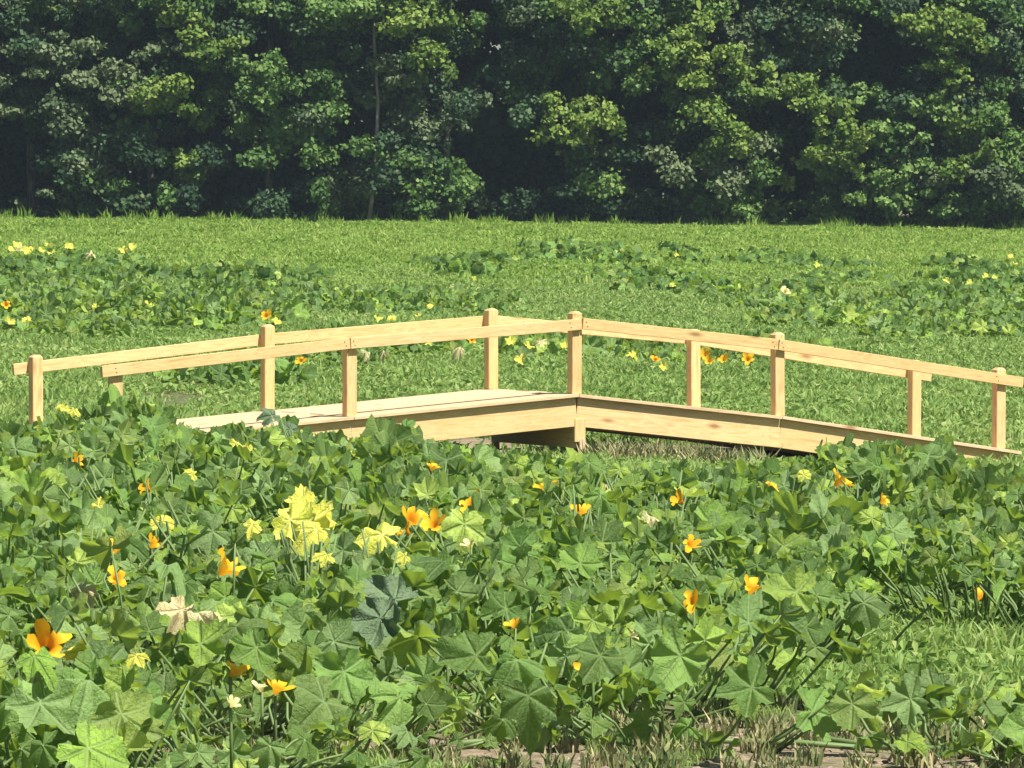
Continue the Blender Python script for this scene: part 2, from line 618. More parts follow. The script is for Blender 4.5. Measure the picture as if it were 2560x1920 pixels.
# deck boards, running along the bridge, four bays of six
DT = 0.026
v0, v1 = -0.088, width + 0.088
nb = 6
bw = (v1 - v0) / nb
ends = [fs[0] - 0.28, fs[1], fs[2], fs[3], fs[4] + 0.17]
for b in range(4):
    for k in range(nb):
        sv = W * (v0 + bw * (k + 0.5))
        jl = random.uniform(-0.012, 0.012) if b == 0 else 0
        s0, s1 = ends[b] + 0.002 + (random.uniform(-.05, .05) if b == 0 else 0), ends[b + 1] - 0.002 + (random.uniform(-.03, .03) if b == 3 else 0)
        jz = random.uniform(-0.003, 0.004)
        a = C0 + U * s0 + sv
        c = C0 + U * s1 + sv
        a.z = deck_z(s0) - DT / 2 + jz
        c.z = deck_z(s1) - DT / 2 + jz
        board('deck_plank', a, c, DT, bw - 0.008, M_DECK, 0.002)
# beams under the deck
BH = 0.235
for vv in (-0.088 + 0.050 + 0.019, width / 2, width + 0.088 - 0.050 - 0.019):
    for (sa, sb) in ((fs[0] - 0.25, fs[2] - 0.002), (fs[2] + 0.002, fs[4] + 0.10)):
        a = C0 + U * sa + W * vv
        c = C0 + U * sb + W * vv
        mid = fs[1] if sb < fs[2] + 0.01 else fs[3]
        # the beam follows the deck: two lengths per side, spliced at the middle post
        m_ = C0 + U * mid + W * vv
        for (p, q, sp, sq) in ((a, m_, sa, mid), (m_, c, mid, sb)):
            p = p.copy()
            q = q.copy()
            p.z = deck_z(sp) - DT - BH / 2 - 0.003
            q.z = deck_z(sq) - DT - BH / 2 - 0.003
            if sp > sa:
                p += U * 0.0
            board('beam', p, q, BH, 0.038, M_BEAM, 0.003)
# centre support block and stake, front and back
for vv in (-0.088 + 0.050 + 0.016, width + 0.088 - 0.050 - 0.016):
    p = C0 + U * (fs[2] + 0.03) + W * vv
    zt = deck_z(fs[2]) - DT - BH + 0.06
    zb = zt - 0.19
    board('support_block', Vector((p.x, p.y, zb)), Vector((p.x, p.y, zt)), 0.10, 0.045, M_BEAM, 0.004)
    g = (hs(p.x, p.y))
    q = p - W * 0.012 + U * 0.02
    board('stake', Vector((q.x, q.y, g - 0.25)), Vector((q.x, q.y, zb + 0.03)), 0.055, 0.03, M_DECK, 0.003)
# header across the bridge under the crown
zt = deck_z(fs[2]) - DT - BH - 0.006
a = C0 + U * (fs[2] + 0.03) + W * (v0 + 0.10)
c = C0 + U * (fs[2] + 0.03) + W * (v1 - 0.10)
a.z = zt - 0.085
c.z = zt - 0.085
board('header_beam', a, c, 0.17, 0.075, M_BEAM, 0.003)
# cross beam closing each end
for s_ in (ends[0] + 0.06, ends[4] - 0.10):
    a = C0 + U * s_ + W * (v0 + 0.06)
    c = C0 + U * s_ + W * (v1 - 0.06)
    z_ = deck_z(s_) - DT - 0.10
    a.z = z_
    c.z = z_
    board('end_beam', a, c, 0.19, 0.036, M_BEAM, 0.003)

PW = 0.089


def post(base, ztop, cap):
    """4x4 post with a chamfered top, standing on the deck edge"""
    h = ztop - base.z
    bm = bmesh.new()
    r = PW / 2
    c = 0.020 if cap else 0.004
    prof = [(-0.0, r), (h - c, r), (h, r - (0.022 if cap else 0.004))]
    rings = []
    for (z, rr) in prof:
        rings.append([bm.verts.new((z, sx * rr, sy * rr)) for sx, sy in ((-1, -1), (1, -1), (1, 1), (-1, 1))])
    for i in range(2):
        for k in range(4):
            bm.faces.new((rings[i][k], rings[i][(k + 1) % 4], rings[i + 1][(k + 1) % 4], rings[i + 1][k]))
    bm.faces.new(rings[0][::-1])
    bm.faces.new(rings[2])
    vert = [e for e in bm.edges if abs(e.verts[0].co.x - e.verts[1].co.x) > 0.1]
    bmesh.ops.bevel(bm, geom=vert, offset=0.005, segments=1, affect='EDGES')
    bmesh.ops.recalc_face_normals(bm, faces=bm.faces)
    me = bpy.data.meshes.new('post')
    bm.to_mesh(me)
    bm.free()
    me.materials.append(M_RAIL)
    o = link('post', me, bridge)
    lean = Vector((random.uniform(-0.006, 0.006), random.uniform(-0.006, 0.006), 1)).normalized()
    xx = lean
    yy = W.cross(xx).normalized() * -1
    yy = W - xx * W.dot(xx)
    yy.normalize()
    zz = xx.cross(yy)
    M = Matrix((xx, yy, zz)).transposed().to_4x4()
    M.translation = base
    o.matrix_local = BI @ M
    return o


f_top = [915 - 1, 846, 778, 831, 919]
r_top = [887, 811, 771, 823, 900]
for i in range(5):
    p = C0 + U * fs[i]
    p.z = deck_z(fs[i]) + 0.001
    if i == 0:
        p.z -= 0.0
        top = zat(p.y, 911)
    else:
        top = zat(p.y, f_top[i])
    post(p, top, i >= 2)
    q = R0 + U * rs[i]
    q.z = deck_z(rs[i]) + 0.001
    post(q, zat(q.y, r_top[i]), True)

RH, RT = 0.089, 0.038


def rail(x0, y0, x1, y1, org, side):
    off = W * (side * (PW / 2 + RT / 2 + 0.001))
    o2 = org + off
    a = o2 + U * s_of(x0, o2)
    c = o2 + U * s_of(x1, o2)
    a.z = zat(a.y, y0) - RH / 2
    c.z = zat(c.y, y1) - RH / 2
    board('rail', a, c, RH, RT, M_RAIL, 0.0025)


def screw(px, py, org, side):
    o2 = org + W * (side * (PW / 2 + RT + 0.0015))
    p = o2 + U * s_of(px, o2)
    p.z = zat(p.y, py)
    bm = bmesh.new()
    bmesh.ops.create_cone(bm, cap_ends=True, segments=8, radius1=0.006, radius2=0.0045, depth=0.003)
    me = bpy.data.meshes.new('screw')
    bm.to_mesh(me)
    bm.free()
    me.materials.append(M_SCREW)
    o = link('screw', me, bridge)
    o.matrix_local = BI @ (Matrix.Translation(p) @ (-W).to_track_quat('Z', 'Y').to_matrix().to_4x4())


M_SCREW, _nt, _bs = new_mat('weathered_screw')
_bs.inputs['Base Color'].default_value = (0.10, 0.08, 0.06, 1)
_bs.inputs['Metallic'].default_value = 0.6
for (sx_, sy_) in ((290, 921), (292, 931), (862, 855), (866, 865), (884, 853), (888, 863), (1425, 808), (1428, 819), (1466, 805), (1469, 816),
                   (1932, 856), (1936, 867), (1955, 858), (1958, 869), (2492, 941), (2496, 952)):
    screw(sx_, sy_, C0, -1)
rail(254, 915, 873, 844, C0, -1)
rail(875, 844, 1452, 797, C0, -1)
rail(1455, 795, 1943, 848, C0, -1)
rail(1945, 848, 2555, 943, C0, -1)
rail(33, 910, 668, 834, R0, 1)
rail(670, 834, 1229, 788, R0, 1)
rail(1231, 788, 1733, 835, R0, 1)
rail(1735, 835, 2326, 928, R0, 1)


# ------------------------------------------------------------------ pumpkin leaf shapes
def leaf_geo(rnd, nang=30, rings=(0.33, 0.7), deep=1.0, curl=1.0):
    """five-lobed toothed leaf about 1 across; stalk joins at the origin; tip points to +x"""
    step = math.radians(62)
    cen = [math.radians(c + rnd.uniform(-9, 9)) for c in (-122, -62, 0, 62, 122)]
    lob = [0.50 * rnd.uniform(0.85, 1.05), 0.55 * rnd.uniform(0.9, 1.1), 0.64 * rnd.uniform(0.92, 1.1), 0.55 * rnd.uniform(0.9, 1.1), 0.50 * rnd.uniform(0.85, 1.05)]
    wdt = [rnd.uniform(0.50, 0.72) / (0.7 + 0.3 * deep) for _ in cen]
    floor = 0.47 - 0.09 * deep
    out = []
    for i in range(nang):
        th = -math.pi + 2 * math.pi * (i + 0.5) / nang
        r = floor
        for c, l, w in zip(cen, lob, wdt):
            r = max(r, l * max(0, 1 - (abs(th - c) / w) ** 1.5 * 0.34) if abs(th - c) < w * 1.7 else 0)
        b = math.pi - abs(th)
        r *= 0.30 + 0.70 * min(1, b / 0.60)
        r *= 1 + (rnd.uniform(0.0, 0.10) if i % 2 else -rnd.uniform(0.0, 0.10)) + 0.05 * math.sin(i * 1.1 + cen[0] * 40)
        out.append((th, r))
    V = [Vector((0, 0, 0))]
    flat = [(0.0, 0.0)]
    a5 = rnd.uniform(0.06, 0.17) * curl
    cup = rnd.uniform(-0.9, 0.8) * curl
    ph, ph2 = rnd.uniform(0, 6.28), rnd.uniform(0, 6.28)
    bend = rnd.uniform(-0.4, 1.1) * curl
    side = rnd.uniform(-0.5, 0.5) * curl
    roof = rnd.uniform(-0.5, 0.45) * curl
    for f in list(rings) + [1.0]:
        for i, (th, r) in enumerate(out):
            rr = f * (r if f > 0.6 else (0.5 * r + 0.5 * 0.40))
            x, y = rr * math.cos(th), rr * math.sin(th)
            fold = a5 * math.cos(2 * math.pi * th / step) * rr * 1.3
            z = -cup * rr * rr - fold + curl * f * f * (0.045 * math.sin(ph + th * 3.0) + 0.040 * math.sin(ph2 + th * 8.0))
            z -= bend * max(0, x) ** 2 + side * max(0, y) ** 2 + roof * abs(y)
            if f == 1.0 and i % 3 == 0:
                z += 0.02 * curl
            V.append(Vector((x, y, z)))
            flat.append((x, y))
    Fc = []
    n = nang
    for i in range(n - 1):
        Fc.append((0, 1 + i, 2 + i))
    for rI in range(len(rings)):
        a0 = 1 + rI * n
        b0 = a0 + n
        for i in range(n - 1):
            Fc.append((a0 + i, b0 + i, b0 + i + 1, a0 + i + 1))
    return V, Fc, flat


def leaf_mesh(name, seed, mat, nang, rings, deep, curl=1.0):
    V, Fc, flat = leaf_geo(random.Random(seed), nang, rings, deep, curl)
    me = mesh_py(name, V, Fc, mat, True)
    uvl = me.uv_layers.new(name='flat')
    for lp in me.loops:
        x, y = flat[lp.vertex_index]
        uvl.data[lp.index].uv = (x * 0.5 + 0.5, y * 0.5 + 0.5)
    return me


LEAVES = {}
for key, mat in (('g', M_LEAF), ('y', M_LEAFY), ('d', M_LEAFD), ('b', M_LEAFB)):
    LEAVES[key, 0] = [leaf_mesh('leaf', 10 + k, mat, 42, (0.33, 0.68), 0.4 + 0.2 * (k % 5), 0.9 + 0.2 * (k % 4)) for k in range(16 if key == 'g' else 4)]
    LEAVES[key, 1] = [leaf_mesh('leaf', 40 + k, mat, 28, (0.5,), 0.4 + 0.2 * (k % 5), 0.9 + 0.25 * (k % 4)) for k in range(16 if key == 'g' else 4)]
for k in range(4):     # crumpled dried leaves
    LEAVES['d', 0][k] = leaf_mesh('leaf', 90 + k, M_LEAFD, 30, (0.33, 0.68), 0.7, 2.6)
    LEAVES['d', 1][k] = LEAVES['d', 0][k]

# stalk of unit length, slightly bowed
pts = [(0.0, 0, 0), (0.05, 0, 0.33), (0.055, 0, 0.66), (0.0, 0, 1.0)]
ME_PET = mesh_py('petiole', *tube(pts, [0.0085, 0.0075, 0.0065, 0.006], 5), M_STEM, True)


def blossom_geo(rnd, mat):
    V, Fc = [], []
    n = 5
    # trumpet: throat to mouth, then five pointed petals
    rows = [(0.012, 0.0), (0.024, 0.028), (0.040, 0.052)]
    seg = 10
    for (r, z) in rows:
        for k in range(seg):
            t = 2 * math.pi * k / seg
            V.append((r * math.cos(t), r * math.sin(t), z))
    for i in range(len(rows) - 1):
        for k in range(seg):
            Fc.append((i * seg + k, i * seg + (k + 1) % seg, (i + 1) * seg + (k + 1) % seg, (i + 1) * seg + k))
    b = 2 * seg
    for k in range(n):
        t = 2 * math.pi * (2 * k + 1) / seg
        fl = rnd.uniform(0.7, 1.15)
        lift = rnd.uniform(-0.03, 0.045)
        o = len(V)
        tw = rnd.uniform(-0.25, 0.25)
        V.append((0.070 * fl * math.cos(t - 0.50), 0.070 * fl * math.sin(t - 0.50), 0.074 + lift * .5))
        V.append((0.070 * fl * math.cos(t + 0.50), 0.070 * fl * math.sin(t + 0.50), 0.074 + lift * .5 + rnd.uniform(-.012, .012)))
        V.append((0.098 * fl * math.cos(t + tw), 0.098 * fl * math.sin(t + tw), 0.070 + lift * 1.3))
        V.append((0.064 * fl * math.cos(t), 0.064 * fl * math.sin(t), 0.060 + lift * .4))
        V.append((0.092 * fl * math.cos(t - 0.28 + tw * .5), 0.092 * fl * math.sin(t - 0.28 + tw * .5), 0.082 + lift))
        V.append((0.090 * fl * math.cos(t + 0.30 + tw * .5), 0.090 * fl * math.sin(t + 0.30 + tw * .5), 0.066 + lift))
        i0, i1, i2 = b + (2 * k) % seg, b + (2 * k + 1) % seg, b + (2 * k + 2) % seg
        Fc += [(i0, i1, o + 3, o), (i1, i2, o + 1, o + 3), (o, o + 3, o + 4), (o + 3, o + 2, o + 4), (o + 3, o + 5, o + 2), (o + 3, o + 1, o + 5)]
    return mesh_py('blossom', V, Fc, mat, True)


BLOOMS = [blossom_geo(random.Random(k), M_BLOOM) for k in range(10)]
BLOOMSP = [blossom_geo(random.Random(k), M_BLOOMP) for k in range(2)]

# ------------------------------------------------------------------ pumpkin plants in front of the bridge
POSTNAME = ['left end', 'second post', 'middle post', 'fourth post', 'right end']


def back_limit(px):
    """how far back (m) the bed reaches at this column of the picture"""
    return float(np.interp(px, [0, 120, 250, 420, 480, 640, 800, 1000, 1150, 1300, 1420, 1480, 1750, 1900, 2000, 2080, 2380, 2450, 2560],
                           [46.5, 46.8, 46.8, 46.5, 45.8, 45.8, 46.0, 46.5, 45.5, 44.0, 42.0, 40.5, 40.0, 42.0, 44.5, 46.5, 46.5, 42.0, 41.0]))


def front_limit(px):
    return float(np.interp(px, [0, 300, 500, 800, 900, 1500, 1750, 1950, 2560], [20.2, 20.2, 20.5, 22.2, 23.0, 22.9, 22.7, 22.5, 22.3]))


PLANTS = []    # (x, y, radius, height, nleaf)
Yc = 20.6
row = 0
while Yc < 47.2:
    half = Yc * 0.0826 + 0.7
    sp = 0.98
    xc = -half + (0.49 if row % 2 else 0)
    while xc <= half:
        x = xc + random.uniform(-0.2, 0.2)
        y = Yc + random.uniform(-0.22, 0.22)
        px = 1280 + F * x / y
        pc = min(max(px, 0), 2560)
        ok = front_limit(pc) + 0.25 <= y <= back_limit(pc)
        gy = 510 + F * CAMZ / y
        if px > 2090 and 24.0 < y < 29.8:
            ok = False
        if 1800 < px <= 2090 and 23.9 < y < 26.8:
            ok = False
        if 1060 < px < 1360 and 41.2 < y < 44.5:
            ok = False
        if 100 < px < 330 and 41.0 < y < 43.0:
            ok = random.random() < 0.4
        if ok:
            h = random.uniform(0.30, 0.42)
            n = random.randint(60, 70)
            if px > 1700 and y < 24.5:
                h = random.uniform(0.26, 0.36)
                n = 34
            if px < 520 and y > 44.5:
                h = 0.47
            if 2080 < px < 2400 and y > 44.5:
                h = 0.42
            PLANTS.append([x, y, random.uniform(0.62, 0.78), h, n])
        xc += sp
    Yc += 0.92
    row += 1
# taller plants that stick up in front of the bridge
for (px, Yp, h, n, r) in ((700, 46.3, 0.56, 14, 0.28), (1000, 46.6, 0.42, 16, 0.4), (300, 46.6, 0.60, 40, 0.5), (395, 46.4, 0.52, 34, 0.45), (215, 46.6, 0.52, 30, 0.45), (2180, 47.0, 0.44, 34, 0.55),
                          (2330, 47.2, 0.40, 30, 0.45), (120, 46.9, 0.42, 20, 0.5)):
    PLANTS.append([(px - 1280) / F * Yp, Yp, r, h, n])


CAPX = [0, 60, 120, 200, 250, 330, 400, 450, 480, 640, 670, 720, 750, 800, 900, 960, 1010, 1060, 1150, 1250, 1400, 1460, 1750, 1850, 1950, 2040, 2090, 2370, 2430, 2560]
CAPY = [1062, 1070, 1045, 1030, 1000, 990, 1010, 1050, 1062, 1050, 1005, 1000, 1060, 1070, 1078, 1050, 1050, 1085, 1095, 1100, 1118, 1170, 1165, 1150, 1140, 1108, 1095, 1105, 1150, 1165]


def leaf_matrix(rnd, pos, size, ux, uy, tilt_bias=0.40, spread=0.95):
    """blade roughly facing up, leaning to the light and to the outside of the plant"""
    nrm = Vector((ux * 0.45 + S.x * tilt_bias + rnd.gauss(0, spread), uy * 0.45 + S.y * tilt_bias + rnd.gauss(0, spread), 0.85))
    nrm.normalize()
    yaw = math.atan2(uy, ux) + rnd.gauss(0, 0.9)
    tip = Vector((math.cos(yaw), math.sin(yaw), 0))
    tip = (tip - nrm * tip.dot(nrm)).normalized()
    yv = nrm.cross(tip)
    M = Matrix((tip * size, yv * size, nrm * size)).transposed().to_4x4()
    M.translation = pos
    return M


plant_objs = []
LEAFREC = []


def build_plant(x, y, rad, h, n, name='pumpkin_plant'):
    rnd = random.Random(int(x * 1000) * 31 + int(y * 1000))
    g = (hs(x, y))
    root = link(name, None)
    root.location = (x, y, g)
    root.empty_display_size = 0.1
    near = y < 31
    stems = []
    lod = 0 if near else 1
    special = 'b' if abs(1280 + F * x / y - 700) < 20 and y > 46 else None
    for k in range(n):
        # even spread over the disc
        rr = rad * math.sqrt((k + 0.5) / n) * rnd.uniform(0.85, 1.1)
        an = k * 2.39996 + rnd.uniform(-0.35, 0.35)
        lx, ly = rr * math.cos(an), rr * math.sin(an)
        low = rnd.random() < (0.42 if y < 24 else 0.25)
        lz = h * (rnd.uniform(0.18, 0.6) if low else rnd.uniform(0.70, 1.12)) * (1 - 0.22 * (rr / rad) ** 2)
        gl = hs(x + lx, y + ly) - g
        lz += gl
        # mounds and hollows of the canopy
        wx_, wv_ = x + lx, y + ly
        md = math.sin(wx_ * 3.1 + wv_ * 1.7) + math.sin(wx_ * 1.9 - wv_ * 2.6 + 1.0) + 0.6 * math.sin(wx_ * 6.1 + 2.0) * math.sin(wv_ * 5.2)
        if md < -1.05 and y > 23:
            continue
        lz = gl + (lz - gl) * (1 + 0.17 * md)
        if y > 38:      # the bed gets lower towards the bridge
            wy_ = y + ly
            top = zat(wy_, float(np.interp(1280 + F * (x + lx) / wy_, CAPX, CAPY)) + (14 if 1280 + F * (x + lx) / wy_ < 430 else 26)) - g - 0.03
            if lz > top:
                lz = top - rnd.uniform(0, 0.10)
            if lz < gl + 0.05:
                continue
        if y < 24.6 and x / y * F + 1280 > 1600:
            wy_ = y + ly
            top = zat(wy_, float(np.interp(1280 + F * (x + lx) / wy_, [1600, 1750, 1900, 2000, 2200, 2560], [1560, 1600, 1650, 1690, 1690, 1720])) + 20) - g
            if lz > top:
                lz = top - rnd.uniform(0, 0.08)
        size = rnd.triangular(0.09, 0.27, 0.160) * (0.7 if low else 1.0) * (0.9 if rr > rad * 0.8 else 1)
        if rnd.random() < 0.15:
            size *= 0.6
        key = special or 'g'
        q = rnd.random()
        if q < 0.003 and not special:
            key = 'y'
        elif q < 0.004 and not special:
            key = 'd'
        ln = link('leaf', rnd.choice(LEAVES[key, lod]), root)
        ln.matrix_local = leaf_matrix(rnd, (lx, ly, lz), size, math.cos(an) * rr / rad, math.sin(an) * rr / rad)
        LEAFREC.append([ln, x + lx, y + ly, g + lz, None])
        if key == 'y':
            ln['label'] = 'yellowed leaf'
        elif key == 'd':
            ln['label'] = 'dried cream leaf'
        bx, by = lx * 0.55 + rnd.uniform(-.05, .05), ly * 0.55 + rnd.uniform(-.05, .05)
        bz = (hs(x + bx, y + by)) - g
        d = Vector((lx - bx, ly - by, lz - bz))
        if y < 26.5:
            p = link('petiole', ME_PET, root)
            LEAFREC[-1][4] = p
            qn = d.to_track_quat('Z', 'Y')
            p.matrix_local = Matrix.Translation((bx, by, bz)) @ qn.to_matrix().to_4x4() @ Matrix.Diagonal((0.85, 0.85, d.length, 1))
        else:
            stems.append(tube([(bx, by, bz), (bx + d.x * .45 + 0.01, by + d.y * .4, bz + d.z * .55), (lx, ly, lz)], [0.008, 0.007, 0.006], 4))
    if stems:
        st = link('stems', mesh_py('stems', *join_geo(stems), M_STEM, True), root)
        st['kind'] = 'stuff'
    # the creeping vine the stalks rise from
    a0 = rnd.uniform(0, 6.28)
    pts = []
    for i in range(7):
        t = (i / 6 - 0.5) * 2 * rad
        wx = t * math.cos(a0) - 0.1 * math.sin(t * 5) * math.sin(a0)
        wy = t * math.sin(a0) + 0.1 * math.sin(t * 5) * math.cos(a0)
        pts.append((wx, wy, (hs(x + wx, y + wy)) - g + 0.012 + 0.02 * abs(math.sin(i * 1.7))))
    link('vine', mesh_py('vine', *tube(pts, [0.012] * 7, 5), M_STEM, True), root)
    rec = dict(root=root, x=x, y=y, r=rad, g=g, h=h, yellow=0, bloom=0, pale=0, dried=0)
    plant_objs.append(rec)
    return rec


for P in PLANTS:
    build_plant(*P)


def canopy_point(px, py, h):
    """point h metres above the ground seen at this picture position"""
    return march(px, py, h, 19.0)


def nearest(p, lst):
    return min(lst, key=lambda r: (r['x'] - p.x) ** 2 + (r['y'] - p.y) ** 2)


def clear_view(p, rad):
    """a blossom or bright leaf shows through a gap in the canopy: leave out the leaves right in front of it"""
    global LEAFREC
    keep = []
    k = p.y
    for rec in LEAFREC:
        ln, lx, ly, lz, pe = rec
        if p.y - 2.6 < ly < p.y + 0.03:
            dx = (lx / ly - p.x / k) * k
            dz = ((lz - CAMZ) / ly - (p.z - CAMZ) / k) * k
            if (dx / (rad + 0.075)) ** 2 + (dz / (rad + 0.055)) ** 2 < 1:
                bpy.data.objects.remove(ln)
                if pe:
                    bpy.data.objects.remove(pe)
                continue
        keep.append(rec)
    LEAFREC = keep


def add_bloom(px, py, size, pool, lst, pale=False, h=None, face=None):
    hh = h if h is not None else (0.10 if px == 2445 else 0.33 if py < 1600 else 0.26)
    p = canopy_point(px, py, hh)
    clear_view(p, 0.045 + 0.03 * size)
    rec = nearest(p, lst)
    rnd = random.Random(px * 7 + py)
    o = link('blossom', rnd.choice(pool), rec['root'])
    if size > 1.4:
        nrm = Vector((0.1, -1.0, 0.45)).normalized()
    elif face is None:
        nrm = Vector((rnd.uniform(-1.0, 1.1), -rnd.uniform(0.1, 1.0), rnd.uniform(0.5, 1.2))).normalized()
    else:
        nrm = Vector(face).normalized()
    qn = nrm.to_track_quat('Z', 'Y')
    loc = p - Vector((rec['x'], rec['y'], rec['g']))
    s = size * 0.74
    o.matrix_local = Matrix.Translation(loc) @ qn.to_matrix().to_4x4() @ Matrix.Rotation(rnd.uniform(0, 6), 4, 'Z') @ Matrix.Diagonal((s, s, s, 1))
    if pale:
        rec['pale'] += 1
        o['label'] = 'small pale yellow blossom'
    else:
        rec['bloom'] += 1
        o['label'] = 'orange trumpet blossom'
    # its stalk
    gz = (hs(p.x, p.y)) - rec['g']
    st = tube([(loc.x, loc.y + 0.06, gz), (loc.x, loc.y + 0.03, (loc.z + gz) / 2), tuple(loc)], [0.006, 0.006, 0.006], 5)
    link('blossom_stalk', mesh_py('blossom_stalk', *st, M_STEM, True), rec['root'])


for (px, py, s) in ((116, 1624, 1.45), (550, 1435, 1.3), (278, 1389, .9), (283, 1458, .9), (376, 1227, .8), (183, 1163, .9), (1024, 1312, 1.3),
                    (1024, 1336, .8), (1088, 1323, 1.0), (1180, 1273, 1.1), (1076, 1178, .8), (1371, 1238, 1.1), (1446, 1290, 1.0),
                    (1707, 1259, .85), (1918, 1230, .95), (2088, 1215, 1.35), (2201, 1258, .7), (1718, 1369, .8), (1875, 1484, .9),
                    (1735, 1512, .8), (2445, 1500, .75), (1462, 1660, .55), (1483, 1676, .75), (619, 1650, .8), (576, 1690, .7), (688, 1735, .75),
                    (376, 1368, .7), (1288, 1571, .5)):
    add_bloom(px, py, s, BLOOMS, plant_objs)
for (px, py, s) in ((1178, 1371, .55), (1119, 1634, .4), (1575, 1592, .45), (655, 1730, .5), (577, 1768, .45)):
    add_bloom(px, py, s, BLOOMSP, plant_objs, True)


def add_leaf(px, py, size, key, lst, face=None, h=0.37, yaw=None):
    size *= 0.56 if face else 0.85
    if key == 'y':
        h = 0.43
        if not (680 < px < 1000 and 1240 < py < 1345):
            size *= 0.68
    p = canopy_point(px, py, h)
    clear_view(p, 0.09 if key == 'y' else 0.05 if face is None else 0.07)
    rec = nearest(p, lst)
    rnd = random.Random(px * 13 + py)
    lod = 0
    o = link('leaf', rnd.choice(LEAVES[key, lod]), rec['root'])
    nrm = Vector(face if face else (rnd.uniform(-.4, .6), -rnd.uniform(0.4, 0.9), rnd.uniform(0.5, 1.0))).normalized()
    yw = rnd.uniform(0, 6.28) if yaw is None else yaw
    tip = Vector((math.cos(yw), math.sin(yw) * 0.6, 0.3 * math.sin(yw)))
    tip = (tip - nrm * tip.dot(nrm)).normalized()
    yv = nrm.cross(tip)
    M = Matrix((tip * size, yv * size, nrm * size)).transposed().to_4x4()
    M.translation = p - Vector((rec['x'], rec['y'], rec['g']))
    o.matrix_local = M
    if key == 'y':
        rec['yellow'] += 1
        o['label'] = 'bright yellow leaf'
    elif key == 'd':
        rec['dried'] += 1
        o['label'] = 'dried cream leaf'


for (px, py, s, k) in ((760, 1275, .32, 'y'), (800, 1290, .28, 'y'), (725, 1300, .30, 'y'), (775, 1300, .26, 'y'), (715, 1325, .22, 'd'), (790, 1325, .2, 'y'), (755, 1255, .2, 'y'),
                       (630, 1313, .2, 'y'), (955, 1338, .28, 'y'), (405, 1306, .22, 'y'), (816, 1388, .18, 'y'), (455, 1525, .17, 'd'), (495, 1532, .17, 'd'),
                       (160, 1020, .22, 'y'), (185, 1026, .16, 'y'), (590, 1110, .2, 'y'), (620, 1120, .18, 'y'), (1516, 1211, .12, 'd'), 
                       (210, 1470, .14, 'd'),   (1625, 1290, .16, 'd'), 
                        (245, 1262, .14, 'y'), (480, 1185, .16, 'y'), (1010, 1390, .14, 'y'), (2010, 1188, .16, 'y'), (340, 1640, .14, 'y')):
    add_leaf(px, py, s, k, plant_objs)
# big leaves that stand out in the photograph
for (px, py, s, k, fc, yw) in ((985, 1500, .42, 'b', (-.1, -.9, .55), 2.2), (950, 1545, .40, 'b', (-.3, -.9, .5), 3.3), (1290, 1650, .40, 'g', (.2, -.8, .7), 0.2),
                               (1190, 1640, .40, 'g', (-.2, -.8, .7), 3.0), (1320, 1740, .36, 'g', (.1, -1, .5), 4.8), (1700, 1640, .40, 'g', (.1, -1, .4), 4.4),
                               (1880, 1720, .40, 'g', (.0, -.9, .6), 3.6), (2130, 1760, .30, 'g', (-.2, -1, .4), 4.6), (100, 1760, .42, 'g', (.1, -.8, .8), 5.3),
                               (60, 1740, .38, 'g', (-.1, -.8, .7), 3.6), (220, 1870, .40, 'g', (.1, -.8, .8), 5.6), (860, 1680, .42, 'g', (.2, -.9, .5), 4.9),
                               (1500, 1640, .36, 'g', (.4, -.8, .5), 4.5), (2180, 1130, .34, 'g', (.1, -.8, .6), 1.0), (2320, 1140, .36, 'g', (.2, -.8, .6), 2.0),
                               (1990, 1480, .44, 'g', (.2, -.7, .7), 3.1), (1450, 1410, .36, 'g', (.1, -.8, .6), 1.4), (260, 1195, .34, 'g', (.1, -.8, .6), 3.4),
                               (380, 1160, .34, 'g', (.2, -.8, .6), 1.4), (680, 1040, .30, 'b', (.3, -.8, .6), 1.9), (725, 1075, .28, 'b', (.4, -.8, .4), 0.2),
                               (1015, 1070, .24, 'g', (-.3, -1, .1), 1.5), (640, 1620, .36, 'g', (.2, -.8, .6), 4.2), (500, 1610, .36, 'g', (-.1, -.8, .6), 0.8)):
    add_leaf(px, py, s, k, plant_objs, fc, 0.37 if py < 1650 else 0.30, yw)


# ------------------------------------------------------------------ pumpkin plants in the field behind the bridge
def foliage_mesh(seed, rad, n, h):
    rnd = random.Random(seed)
    V, Fc, tint, fl = [], [], [], []
    mats = []
    for k in range(n):
        lv, lf, flat = leaf_geo(rnd, 14, (), 0.8, 1.4)
        rr = rad * math.sqrt((k + 0.5) / n) * rnd.uniform(0.8, 1.2)
        an = k * 2.39996 + rnd.uniform(-0.4, 0.4)
        lx, ly = rr * math.cos(an), rr * math.sin(an)
        lz = h * rnd.uniform(0.45, 1.1) * (1 - 0.3 * (rr / rad) ** 2)
        M = leaf_matrix(rnd, (lx, ly, lz), rnd.uniform(0.12, 0.25), math.cos(an) * rr / rad, math.sin(an) * rr / rad)
        mats.append(M)
        o = len(V)
        V += [M @ v for v in lv]
        fl += flat
        Fc += [tuple(i + o for i in f) for f in lf]
        tint += [rnd.random()] * len(lf)
    me = mesh_py('foliage', V, Fc, M_LEAFF, True)
    a = me.attributes.new('tint', 'FLOAT', 'FACE')
    a.data.foreach_set('value', tint)
    uvl = me.uv_layers.new(name='flat')
    for lp in me.loops:
        x, y = fl[lp.vertex_index]
        uvl.data[lp.index].uv = (x * 0.5 + 0.5, y * 0.5 + 0.5)
    FOLM[me.name] = mats
    return me


